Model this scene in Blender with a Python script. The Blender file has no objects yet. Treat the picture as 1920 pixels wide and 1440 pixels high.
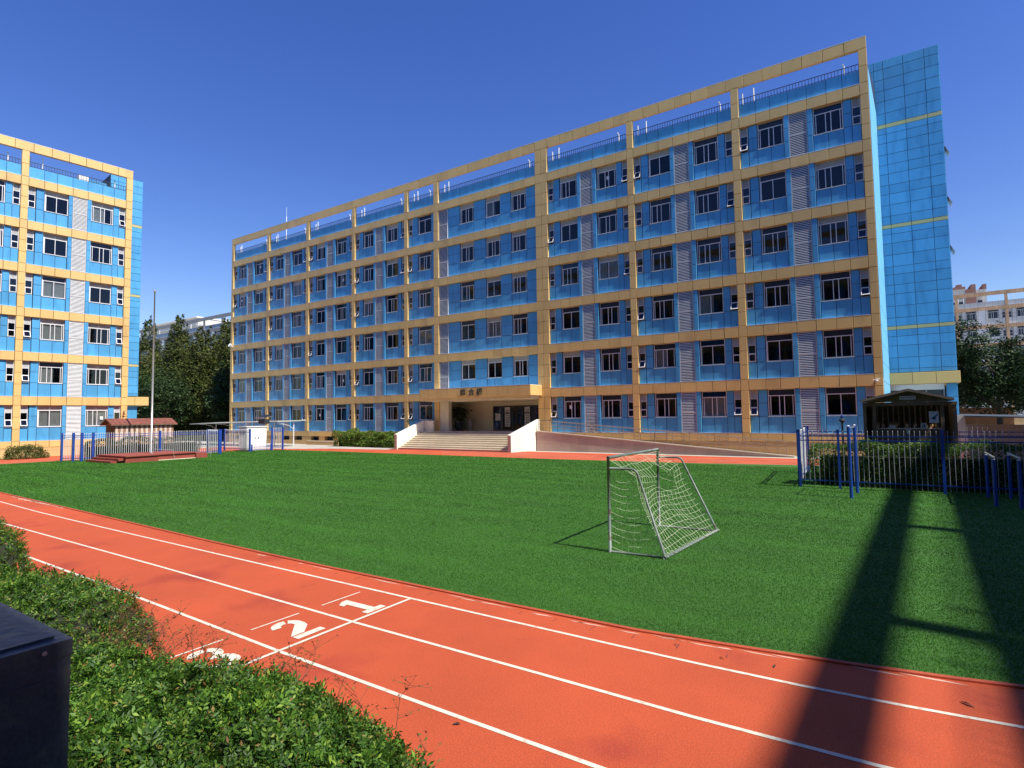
import bpy, math, random
import numpy as np
from mathutils import Vector, Matrix, noise as mnoise
random.seed(7); rng = np.random.default_rng(7)
S = bpy.context.scene; COL = S.collection; R = math.radians

# ---------------------------------------------------------------- camera
cam = bpy.data.cameras.new('camera'); camo = bpy.data.objects.new('camera', cam); COL.objects.link(camo)
FW = Vector((-0.54524099, 0.83631658, 0.05733103)); RT = Vector((0.83719701, 0.54673628, -0.01343927)); UP = Vector((0.04258443, -0.04066972, 0.99826476))
camo.matrix_world = Matrix(((RT.x, UP.x, -FW.x, 0), (RT.y, UP.y, -FW.y, 0), (RT.z, UP.z, -FW.z, 3.0), (0, 0, 0, 1)))
cam.sensor_fit = 'HORIZONTAL'; cam.sensor_width = 36; cam.lens = 36 * 1055.36 / 1920; cam.clip_start = .05; cam.clip_end = 3000
S.camera = camo
CAM = Vector((0, 0, 3.0))

# ---------------------------------------------------------------- light
SUN_EL, SUN_AZ = 54.0, 6.5          # elevation; degrees from +X towards -Y
sd = Vector((math.cos(R(SUN_EL)) * math.cos(R(SUN_AZ)), -math.cos(R(SUN_EL)) * math.sin(R(SUN_AZ)), math.sin(R(SUN_EL))))
W = bpy.data.worlds.new('World'); S.world = W; W.use_nodes = True
wn = W.node_tree.nodes; wl = W.node_tree.links; bg = wn['Background']
sky = wn.new('ShaderNodeTexSky'); sky.sky_type = 'NISHITA'; sky.sun_disc = False
sky.sun_elevation = R(SUN_EL); sky.sun_rotation = R(90 + SUN_AZ)
sky.air_density = 1.15; sky.dust_density = 0.25; sky.ozone_density = 3.2; sky.altitude = 0
hs = wn.new('ShaderNodeHueSaturation'); hs.inputs['Saturation'].default_value = 1.30; hs.inputs['Hue'].default_value = .524
wl.new(sky.outputs[0], hs.inputs['Color']); wl.new(hs.outputs[0], bg.inputs[0]); bg.inputs[1].default_value = 0.116
sun = bpy.data.lights.new('sun', 'SUN'); sun.energy = 5.0; sun.angle = R(.53); sun.color = (1.0, .945, .86)
suno = bpy.data.objects.new('sun', sun); COL.objects.link(suno)
suno.rotation_euler = sd.to_track_quat('Z', 'Y').to_euler(); suno.location = (30, -10, 60)
S.view_settings.view_transform = 'Standard'; S.view_settings.look = 'None'; S.view_settings.gamma = 1
S.view_settings.use_curve_mapping = False; S.view_settings.exposure = 0.5
S.render.engine = 'CYCLES'

# ---------------------------------------------------------------- materials
MATS = {}
def pm(name, col, rough=.6, var=.12, scale=1.5, bump=0., bscale=40, island=0., obj=0., metal=0., spec=.5, stretch=1., fine=0., fscale=200, col2=None, c2scale=.5, c2lo=.55, c2hi=.7, trans=0.):
    if name in MATS: return MATS[name]
    m = bpy.data.materials.new(name); m.use_nodes = True; nt = m.node_tree; N = nt.nodes; L = nt.links; b = N['Principled BSDF']
    b.inputs['Roughness'].default_value = rough; b.inputs['Metallic'].default_value = metal; b.inputs['Specular IOR Level'].default_value = spec
    geo = N.new('ShaderNodeNewGeometry'); mp = N.new('ShaderNodeMapping'); mp.inputs['Scale'].default_value = (1, 1, stretch)
    L.new(geo.outputs['Position'], mp.inputs['Vector'])
    rgb = N.new('ShaderNodeRGB'); rgb.outputs[0].default_value = (*col, 1); cur = rgb.outputs[0]
    if col2:
        n = N.new('ShaderNodeTexNoise'); n.inputs['Scale'].default_value = c2scale; n.inputs['Detail'].default_value = 6; L.new(mp.outputs[0], n.inputs['Vector'])
        mr = N.new('ShaderNodeMapRange'); mr.inputs[1].default_value = c2lo; mr.inputs[2].default_value = c2hi; L.new(n.outputs['Fac'], mr.inputs[0])
        mx = N.new('ShaderNodeMix'); mx.data_type = 'RGBA'; mx.inputs[7].default_value = (*col2, 1); L.new(mr.outputs[0], mx.inputs[0]); L.new(cur, mx.inputs[6]); cur = mx.outputs[2]
    val = None
    def addv(sock, amt, center=.5):
        nonlocal val
        s = N.new('ShaderNodeMath'); s.operation = 'MULTIPLY_ADD'; s.inputs[1].default_value = amt * 2; s.inputs[2].default_value = -amt * 2 * center
        L.new(sock, s.inputs[0])
        a = N.new('ShaderNodeMath'); a.operation = 'ADD'; a.inputs[1].default_value = 1.0
        L.new(s.outputs[0], a.inputs[0])
        if val is not None: L.new(val, a.inputs[1])
        val = a.outputs[0]
    if var:
        n = N.new('ShaderNodeTexNoise'); n.inputs['Scale'].default_value = scale; n.inputs['Detail'].default_value = 6; n.inputs['Roughness'].default_value = .6; L.new(mp.outputs[0], n.inputs['Vector']); addv(n.outputs['Fac'], var * 2)
    if fine:
        n2 = N.new('ShaderNodeTexNoise'); n2.inputs['Scale'].default_value = fscale; n2.inputs['Detail'].default_value = 3; L.new(geo.outputs['Position'], n2.inputs['Vector']); addv(n2.outputs['Fac'], fine * 2)
    if island: addv(geo.outputs['Random Per Island'], island)
    if obj:
        oi = N.new('ShaderNodeObjectInfo'); addv(oi.outputs['Random'], obj)
    if val is not None:
        vm = N.new('ShaderNodeVectorMath'); vm.operation = 'SCALE'; L.new(cur, vm.inputs[0]); L.new(val, vm.inputs['Scale']); cur = vm.outputs[0]
    L.new(cur, b.inputs['Base Color'])
    if bump:
        nb = N.new('ShaderNodeTexNoise'); nb.inputs['Scale'].default_value = bscale; nb.inputs['Detail'].default_value = 4; L.new(geo.outputs['Position'], nb.inputs['Vector'])
        bp = N.new('ShaderNodeBump'); bp.inputs['Strength'].default_value = bump; bp.inputs['Distance'].default_value = .02; L.new(nb.outputs['Fac'], bp.inputs['Height']); L.new(bp.outputs[0], b.inputs['Normal'])
    if trans:
        tr = N.new('ShaderNodeBsdfTranslucent'); L.new(cur, tr.inputs['Color']); ms = N.new('ShaderNodeMixShader'); ms.inputs[0].default_value = trans
        L.new(b.outputs[0], ms.inputs[1]); L.new(tr.outputs[0], ms.inputs[2]); L.new(ms.outputs[0], N['Material Output'].inputs[0])
    MATS[name] = m; return m
def leafmat(name, cols, rough=.45, trans=.3, big=.25):
    if name in MATS: return MATS[name]
    m = bpy.data.materials.new(name); m.use_nodes = True; nt = m.node_tree; N = nt.nodes; L = nt.links; b = N['Principled BSDF']
    b.inputs['Roughness'].default_value = max(rough, .5); b.inputs['Specular IOR Level'].default_value = .35 if name == 'nandina_leaf' else .14
    geo = N.new('ShaderNodeNewGeometry'); cr = N.new('ShaderNodeValToRGB'); L.new(geo.outputs['Random Per Island'], cr.inputs[0])
    e = cr.color_ramp.elements
    while len(e) < len(cols): e.new(.5)
    for i, (p, c) in enumerate(cols): e[i].position = p; e[i].color = (*c, 1)
    n = N.new('ShaderNodeTexNoise'); n.inputs['Scale'].default_value = big; n.inputs['Detail'].default_value = 3; L.new(geo.outputs['Position'], n.inputs['Vector'])
    mr = N.new('ShaderNodeMapRange'); mr.inputs[1].default_value = .3; mr.inputs[2].default_value = .7; mr.inputs[3].default_value = .7; mr.inputs[4].default_value = 1.3; L.new(n.outputs['Fac'], mr.inputs[0])
    vm = N.new('ShaderNodeVectorMath'); vm.operation = 'SCALE'; L.new(cr.outputs[0], vm.inputs[0]); L.new(mr.outputs[0], vm.inputs['Scale'])
    L.new(vm.outputs[0], b.inputs['Base Color'])
    tr = N.new('ShaderNodeBsdfTranslucent'); L.new(vm.outputs[0], tr.inputs['Color']); ms = N.new('ShaderNodeMixShader'); ms.inputs[0].default_value = trans
    L.new(b.outputs[0], ms.inputs[1]); L.new(tr.outputs[0], ms.inputs[2]); L.new(ms.outputs[0], N['Material Output'].inputs[0])
    MATS[name] = m; return m

BLUE = pm('blue_panel', (.080, .335, .60), .36, .12, .8, .05, 6, island=.09, obj=.09, stretch=.22, spec=.5, col2=(.040, .225, .45), c2scale=2.2, c2lo=.52, c2hi=.80)
BLUEB = pm('blue_backing', (.006, .025, .07), .7, .1)
TAN = pm('tan_panel', (.70, .475, .175), .45, .07, .8, .05, 6, island=.06, obj=.06, stretch=.4, col2=(.52, .34, .13), c2scale=.55, c2lo=.56, c2hi=.74)
TANB = pm('tan_backing', (.60, .40, .17), .6, .12)
TANJ = pm('tan_joint', (.07, .045, .02), .9, .1)
YEL = pm('yellow_band', (.50, .45, .20), .5, .08, island=.04)
WHITE = pm('white_frame', (.78, .79, .80), .45, .06, 3)
WHITEG = pm('white_paint', (.80, .80, .78), .5, .12, 2, bump=.1)
LOUV = pm('louver_white', (.64, .65, .65), .45, .1, 2, island=.06)
DARKF = pm('dark_metal', (.03, .035, .045), .4, .1)
BLINDG = pm('blind_grey', (.42, .42, .38), .7, .1)
BLINDD = pm('blind_dark', (.015, .02, .035), .3, .3, 1)
INNER = pm('room_interior', (.055, .055, .055), .9, .3, .6)
CURT = pm('curtain_cloth', (.78, .78, .68), .9, .12, 3, trans=.3)
CONC = pm('concrete', (.42, .39, .34), .85, .2, .6, .3, 20)
ROOF = pm('roof_surface', (.25, .25, .25), .9, .2)
STONEP = pm('pale_stone', (.74, .66, .50), .7, .12, .7, .15, 25, island=.03)
TREADM = pm('stair_tread', (.50, .43, .31), .7, .14, 1.5, .15, 25, island=.06)
STONEB = pm('brown_stone', (.46, .32, .25), .6, .12, .8, .1, 20, island=.07, obj=.07)
BLUEF = pm('fence_blue', (.014, .060, .33), .35, .15, 2)
PICK = pm('picket_white', (.64, .66, .69), .4, .12, 3)
PICKSH = pm('picket_shaded', (.33, .34, .39), .4, .15, 3)  # white pickets with their shade put into the colour
STEEL = pm('steel', (.30, .24, .18), .35, .1, metal=.4)
GREYP = pm('grey_pipe', (.50, .50, .50), .35, .15, 3, metal=.5)

def glassmat(name, tint, base=.06):
    m = bpy.data.materials.new(name); m.use_nodes = True; N = m.node_tree.nodes; L = m.node_tree.links
    for n in list(N):
        if n.type != 'OUTPUT_MATERIAL': N.remove(n)
    t = N.new('ShaderNodeBsdfTransparent'); t.inputs[0].default_value = (*tint, 1)
    g = N.new('ShaderNodeBsdfGlossy'); g.inputs['Roughness'].default_value = .03; g.inputs[0].default_value = (.85, .9, 1, 1)
    fc = N.new('ShaderNodeLayerWeight'); fc.inputs[0].default_value = .5
    pw = N.new('ShaderNodeMath'); pw.operation = 'POWER'; pw.inputs[1].default_value = 4.5; L.new(fc.outputs['Facing'], pw.inputs[0]); lw = N.new('ShaderNodeMath'); lw.operation = 'MULTIPLY_ADD'; lw.inputs[1].default_value = .80; lw.inputs[2].default_value = .045; L.new(pw.outputs[0], lw.inputs[0])
    geo = N.new('ShaderNodeNewGeometry'); nz = N.new('ShaderNodeTexNoise'); nz.inputs['Scale'].default_value = .9; L.new(geo.outputs['Position'], nz.inputs['Vector'])
    bp = N.new('ShaderNodeBump'); bp.inputs['Strength'].default_value = .12; bp.inputs['Distance'].default_value = .03; L.new(nz.outputs['Fac'], bp.inputs['Height']); L.new(bp.outputs[0], g.inputs['Normal'])
    ms = N.new('ShaderNodeMixShader'); L.new(lw.outputs[0], ms.inputs[0]); L.new(t.outputs[0], ms.inputs[1]); L.new(g.outputs[0], ms.inputs[2])
    L.new(ms.outputs[0], N['Material Output'].inputs[0]); MATS[name] = m; return m
GLASS = glassmat('window_glass', (.50, .54, .58))

# ---------------------------------------------------------------- mesh helpers
class MB:
    def __init__(s): s.v = []; s.f = []; s.m = []; s.mats = []
    def mi(s, mat):
        if mat not in s.mats: s.mats.append(mat)
        return s.mats.index(mat)
    def add(s, vs, fs, mat):
        k = len(s.v); s.v += [tuple(v) for v in vs]; i = s.mi(mat)
        for f in fs: s.f.append([k + j for j in f]); s.m.append(i)
    def box(s, x0, x1, y0, y1, z0, z1, mat, M=None):
        vs = [(x0, y0, z0), (x1, y0, z0), (x1, y1, z0), (x0, y1, z0), (x0, y0, z1), (x1, y0, z1), (x1, y1, z1), (x0, y1, z1)]
        if M is not None: vs = [M @ Vector(v) for v in vs]
        s.add(vs, [(3, 2, 1, 0), (4, 5, 6, 7), (0, 1, 5, 4), (1, 2, 6, 5), (2, 3, 7, 6), (3, 0, 4, 7)], mat)
    def cbox(s, x0, x1, y0, y1, z0, z1, mat, c=.008):   # chamfered towards -y
        vs = [(x0, y1, z0), (x1, y1, z0), (x1, y1, z1), (x0, y1, z1), (x0, y0 + c, z0), (x1, y0 + c, z0), (x1, y0 + c, z1), (x0, y0 + c, z1),
              (x0 + c, y0, z0 + c), (x1 - c, y0, z0 + c), (x1 - c, y0, z1 - c), (x0 + c, y0, z1 - c)]
        fs = [(8, 9, 10, 11)]
        for a, b in ((0, 4), (4, 8)):
            for i in range(4): fs.append((a + i, a + (i + 1) % 4, b + (i + 1) % 4, b + i))
        s.add(vs, fs, mat)
    def prism(s, poly, h0, h1, mat, M=None):    # poly in xy, extruded z
        n = len(poly); vs = [(x, y, h0) for x, y in poly] + [(x, y, h1) for x, y in poly]
        if M is not None: vs = [M @ Vector(v) for v in vs]
        s.add(vs, [tuple(range(n - 1, -1, -1)), tuple(range(n, 2 * n))] + [(i, (i + 1) % n, n + (i + 1) % n, n + i) for i in range(n)], mat)
    def tube(s, pts, r, mat, n=8, cap=True):
        pts = [Vector(p) for p in pts]; rs = r if isinstance(r, (list, tuple)) else [r] * len(pts); k = len(s.v); i = s.mi(mat); ref = None
        for a, p in enumerate(pts):
            d = (pts[min(a + 1, len(pts) - 1)] - pts[max(a - 1, 0)]).normalized()
            if ref is None: ref = Vector((0, 0, 1)) if abs(d.z) < .9 else Vector((1, 0, 0))
            u = d.cross(ref).normalized(); w = d.cross(u).normalized(); ref = w.cross(d) * -1 if False else ref
            for j in range(n):
                t = 2 * math.pi * j / n; s.v.append(tuple(p + (u * math.cos(t) + w * math.sin(t)) * rs[a]))
        for a in range(len(pts) - 1):
            for j in range(n): s.f.append([k + a * n + j, k + a * n + (j + 1) % n, k + (a + 1) * n + (j + 1) % n, k + (a + 1) * n + j]); s.m.append(i)
        if cap:
            s.f.append([k + j for j in range(n)]); s.m.append(i); s.f.append([k + (len(pts) - 1) * n + j for j in range(n - 1, -1, -1)]); s.m.append(i)
    def mesh(s, name, smooth=False):
        me = bpy.data.meshes.new(name); me.from_pydata(s.v, [], s.f)
        for m in s.mats: me.materials.append(m)
        me.polygons.foreach_set('material_index', s.m)
        if smooth: me.polygons.foreach_set('use_smooth', [True] * len(s.f))
        me.update(); return me
    def build(s, name, parent=None, smooth=False, loc=None, **props):
        return obj(name, s.mesh(name, smooth), parent, loc, **props)
def obj(name, data, parent=None, loc=None, **props):
    o = bpy.data.objects.new(name, data); COL.objects.link(o)
    if parent is not None: o.parent = parent
    if loc is not None: o.location = loc
    for k, v in props.items(): o[k] = v
    return o
def thing(name, label, cat, loc=(0, 0, 0), rot=0, group=None):
    o = obj(name, None, None, loc, label=label, category=cat); o.rotation_euler = (0, 0, rot); o.empty_display_size = .3
    if group: o['group'] = group
    return o
def tag(o, label, cat, group=None):
    o['label'] = label; o['category'] = cat
    if group: o['group'] = group
    return o
def nmesh(name, V, F, mat, smooth=False):     # numpy arrays, faces all same size
    V = np.asarray(V, np.float32); F = np.asarray(F, np.int32); k = F.shape[1]
    me = bpy.data.meshes.new(name); me.vertices.add(len(V)); me.vertices.foreach_set('co', V.ravel())
    me.loops.add(F.size); me.loops.foreach_set('vertex_index', F.ravel()); me.polygons.add(len(F))
    me.polygons.foreach_set('loop_start', np.arange(0, F.size, k, dtype=np.int32)); me.polygons.foreach_set('loop_total', np.full(len(F), k, np.int32))
    for m in (mat if isinstance(mat, list) else [mat]): me.materials.append(m)
    me.update(calc_edges=True); me.validate(); return me
def leaves(name, P, size, mat, aspect=2.0, up=.35, fold=.25, N0=None):
    """many folded leaf blades at points P (n,3): each an island of two triangles pairs"""
    n = len(P); d = rng.normal(size=(n, 3)); d[:, 2] = d[:, 2] * .6 + up * .4; d /= np.linalg.norm(d, axis=1)[:, None]
    nn = rng.normal(size=(n, 3)); nn[:, 2] = np.abs(nn[:, 2]) + up
    if N0 is not None: nn = nn * .6 + N0
    s = np.cross(d, nn); s /= np.linalg.norm(s, axis=1)[:, None]; u = np.cross(s, d)
    L = (np.asarray(size) * rng.uniform(.65, 1.3, n))[:, None]; w = L / aspect * .5
    a = P - d * L * .5; b = P + d * L * .5; c = P + s * w + u * w * fold - d * L * .05; e = P - s * w + u * w * fold - d * L * .05
    V = np.stack([a, c, b, e], 1).reshape(-1, 3); k = np.arange(n)[:, None] * 4
    F = np.concatenate([k + [0, 1, 2], k + [0, 2, 3]], 1).reshape(-1, 3)
    return nmesh(name, V, F, mat)

# ---------------------------------------------------------------- ground
GR = pm('paving_ground', (.40, .37, .31), .9, .2, .3, .2, 10)
mb = MB(); mb.box(-900, 900, -300, 1500, -.6, -.02, GR); mb.build('ground', kind='structure')
TRK = pm('track_rubber', (.475, .075, .021), .82, .17, .45, .6, 150, fine=.30, fscale=60, col2=(.36, .044, .018), c2scale=.75, c2lo=.56, c2hi=.72)
TRKD = pm('track_kerb', (.40, .068, .026), .75, .2, 4, .4, 60)
LINE = pm('line_paint', (.66, .61, .50), .7, .16, 8, .3, 80, fine=.1, fscale=120, col2=(.58, .30, .20), c2scale=11, c2lo=.55, c2hi=.74)
TURF = pm('turf', (.034, .122, .011), .85, .15, .35, .8, 70, fine=.2, fscale=90)
def strip(name, pts, w, z, mat, parent=None, thick=0, **kw):
    V = []; 
    for i, p in enumerate(pts):
        a = Vector(pts[max(i - 1, 0)]); b = Vector(pts[min(i + 1, len(pts) - 1)]); d = (b - a).normalized(); n = Vector((-d.y, d.x)) * w / 2
        V += [(p[0] + n.x, p[1] + n.y, z), (p[0] - n.x, p[1] - n.y, z)]
    m_ = MB(); m_.add(V, [(2 * i, 2 * i + 1, 2 * i + 3, 2 * i + 2) for i in range(len(pts) - 1)], mat)
    if thick:
        k = len(V); m_.add([(x, y, z - thick) for x, y, z in V] + V, [(2 * i, 2 * i + 2, k + 2 * i + 2, k + 2 * i) for i in range(len(pts) - 1)] + [(2 * i + 1, k + 2 * i + 1, k + 2 * i + 3, 2 * i + 3) for i in range(len(pts) - 1)], mat)
    return m_.build(name, parent, **kw)
# track sheet: near straight, left side, far side
mb = MB(); mb.add([(-62, 2.4, 0), (30, 2.4, 0), (30, 40.9, 0), (-62, 40.9, 0)], [(0, 1, 2, 3)], TRK)
mb.add([(-62, 2.4, -.1), (30, 2.4, -.1), (30, 2.4, 0), (-62, 2.4, 0)], [(0, 1, 2, 3)], TRK)
track = mb.build('running_track', kind='structure')
# concrete apron over the far left corner and along the main building
mb = MB(); mb.add([(-90, 35.6, .006), (-50.2, 35.6, .006), (-46.5, 37.6, .006), (-39.4, 38.4, .006), (-39.4, 43.4, .006), (-90, 43.4, .006)], [(0, 1, 2, 3, 4, 5)], CONC)
mb.build('pavement', kind='structure')
near = [(-60, 9.6), (-45, 9.0), (-32, 8.5), (-20.7, 8.06), (-13.8, 7.78), (-9.7, 7.68), (-6, 7.66), (-3, 7.68), (-1.57, 7.83), (-.4, 7.98), (.63, 8.16), (1.5, 8.36), (3, 8.8), (6, 9.9), (14, 13)]
far_ = [(14, 36.6), (-2.5, 36.1), (-9.5, 34.9), (-20, 34.3), (-42.8, 34.6), (-47.5, 34.2), (-50.2, 32.6), (-52, 30), (-53.2, 26), (-53.5, 20), (-54, 14.6), (-55.5, 11)]
poly = [p for p in near[1:]] + far_
mb = MB(); mb.add([(x, y, .012) for x, y in poly], [tuple(range(len(poly)))], TURF); lawn = mb.build('lawn', kind='structure')
kerb_pts = [(x, y - .05) for x, y in near]
strip('track_kerb', kerb_pts, .07, .022, TRKD, thick=.025, kind='structure')
# painted lines, parts of the track
L1 = [(-60, 8.5), (-40, 7.9), (-28.5, 7.5), (-23.9, 7.30), (-19, 7.2), (-15.3, 7.15), (-10, 7.08), (-6.6, 7.05), (-3, 7.02), (-2, 7.02), (-.86, 7.05), (.1, 7.12), (1.01, 7.22), (2.5, 7.5), (6, 8.5)]
L2 = [(-60, 6.6), (-40, 6.2), (-22.4, 5.95), (-12.65, 5.9), (-6.65, 5.81), (-3.5, 5.80), (-1.67, 5.78), (-.1, 5.82), (1.5, 5.95), (4, 6.4)]
L3 = [(-60, 5.3), (-40, 5.0), (-16, 4.78), (-11, 4.70), (-6.64, 4.59), (-3.74, 4.56), (-2.1, 4.55), (0, 4.6), (2, 4.75)]
for P_ in (L1, L2, L3): strip('lane_line', P_, .055, .004, LINE, track)
for i, y in enumerate((35.35, 36.5, 37.6, 38.75)): strip('lane_line', [(-30 - i, y + .1), (-20, y - .15), (-9, y + .15), (-2.5, y + .9)], .05, .004, LINE, track)
for i, x in enumerate((-54.7, -55.9, -57.1)): strip('lane_line', [(x, 34), (x - .1, 22), (x - .8, 10)], .05, .004, LINE, track)
strip('start_line', [(-6.65, 7.05), (-6.66, 3.2)], .055, .0085, LINE, track)
for a, b in ((6.05, 6.85), (4.83, 5.63), (3.70, 4.42)): strip('lane_tick', [(-7.66, a), (-7.66, b)], .03, .004, LINE, track)
# stencilled lane numbers; local x -> +Y, local y -> -X
def numeral(name, polys, ox, oy, s):
    m_ = MB()
    for p in polys: m_.add([(oy - y * s, ox + x * s, .006) for x, y in p], [tuple(range(len(p)))], LINE)
    return m_.build(name, track)
def arc(cx, cy, r0, r1, a0, a1, n=10, sy=1.):
    o_ = [(cx + r1 * math.cos(R(a0 + (a1 - a0) * i / n)), cy + sy * r1 * math.sin(R(a0 + (a1 - a0) * i / n))) for i in range(n + 1)]
    i_ = [(cx + r0 * math.cos(R(a1 - (a1 - a0) * i / n)), cy + sy * r0 * math.sin(R(a1 - (a1 - a0) * i / n))) for i in range(n + 1)]
    return o_ + i_
numeral('number_one', [[(-.08, .13), (.07, .13), (.07, .80), (-.02, .80), (-.17, .70), (-.17, .58), (-.08, .62)], [(-.2, 0), (.2, 0), (.2, .13), (-.2, .13)]], 6.36, -6.73, .98)
numeral('number_two', [arc(0, .58, .10, .24, 172, 70), arc(0, .58, .10, .24, 56, -20), [(.235, .5), (.09, .54), (-.24, .17), (-.24, .16), (-.02, .16), (.20, .38)], [(-.24, 0), (.24, 0), (.24, .13), (-.24, .13)]], 5.20, -6.78, .95)
numeral('number_three', [arc(0, .59, .09, .22, 165, 70), arc(0, .59, .09, .22, 55, -60), arc(0, .22, .10, .24, 75, -55), arc(0, .22, .10, .24, -70, -165), [(-.04, .36), (.07, .36), (.07, .47), (-.04, .47)]], 4.02, -6.80, .95)
# thin dark dashes between kerb and first line
DK = pm('dash_paint', (.14, .03, .02), .8, .2)
mb = MB()
for i in range(18):
    x = -12.0 + i * .605; L_ = random.uniform(.05, .11); a = random.uniform(-.12, .12); w = random.uniform(.004, .008)
    mb.add([(x - w - a * .1, 7.42 - L_, .003), (x + w - a * .1, 7.42 - L_, .003), (x + w + a * .1, 7.42 + L_ * .7, .003), (x - w + a * .1, 7.42 + L_ * .7, .003)], [(0, 1, 2, 3)], DK)
mb.build('dark_dash', track, kind='stuff')
# flaked white chalk patches next to the kerb
CHK = pm('chalk', (.60, .36, .27), .9, .2, 12)
mb = MB()
for i in range(46):
    x = random.choice([random.uniform(-30, -24), random.uniform(-13, 1.2)]); yk = np.interp(x, [p[0] for p in near], [p[1] for p in near])
    l_ = random.uniform(.08, .35); w = random.uniform(.008, .028); y = yk - .13 - random.uniform(0, .05)
    mb.add([(x - l_, y, .003), (x - l_ * .2, y - w, .003), (x + l_, y + .01, .003), (x + l_ * .3, y + w, .003)], [(0, 1, 2, 3)], CHK)
for i in range(9):
    x = -28.6 + i * .62; mb.add([(x - .3, 8.18 - i * .01, .003), (x + .1, 8.08, .003), (x + .42, 8.16, .003), (x + .2, 8.28, .003)], [(0, 1, 2, 3)], CHK)
mb.build('chalk_flake', track, kind='stuff')

# ---------------------------------------------------------------- turf blades: constant density on the picture, real blades on the lawn
TBL = leafmat('turf_blade', [(0, (.034, .125, .011)), (.5, (.048, .168, .015)), (.9, (.085, .245, .026)), (1, (.14, .31, .06))], .6, .3, .5)
_m = TBL.node_tree; _n = [n for n in _m.nodes if n.type == 'TEX_NOISE'][0]; _mp = _m.nodes.new('ShaderNodeMapping'); _mp.inputs['Scale'].default_value = (.35, 2.2, 1); _g = [n for n in _m.nodes if n.type == 'NEW_GEOMETRY'][0]
_m.links.new(_g.outputs['Position'], _mp.inputs[0]); _m.links.new(_mp.outputs[0], _n.inputs['Vector']); _n.inputs['Detail'].default_value = 5; _r = [n for n in _m.nodes if n.type == 'MAP_RANGE'][0]; _r.inputs[3].default_value = .68; _r.inputs[4].default_value = 1.36
def turf_blades():
    n = 1150000
    d = 8.0 * np.exp(rng.uniform(0, math.log(62 / 8.0), n)); th = rng.uniform(R(-12), R(76), n)
    x = -d * np.sin(th); y = d * np.cos(th)
    yn = np.interp(x, [p[0] for p in near], [p[1] for p in near]) + .01
    ok = (y > yn) & (y < 34.2) & (x > -53.2) & (x < 12)
    x, y, d = x[ok], y[ok], d[ok]; n = len(x)
    a = rng.uniform(0, 2 * math.pi, n); w = .00068 * d * rng.uniform(.6, 1.2, n); h = (.012 + .00045 * d) * rng.uniform(.6, 1.35, n)
    lx = rng.normal(0, .5, n) * h; ly = rng.normal(0, .5, n) * h
    V = np.stack([np.stack([x - w * np.cos(a), y - w * np.sin(a), np.full(n, .008)], 1), np.stack([x + w * np.cos(a), y + w * np.sin(a), np.full(n, .008)], 1), np.stack([x + lx, y + ly, .012 + h], 1)], 1).reshape(-1, 3)
    F = np.arange(n * 3).reshape(-1, 3)
    obj('grass', nmesh('grass', V, F, TBL), kind='stuff', label='short green turf covering the sports field', category='grass')
turf_blades()

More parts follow.
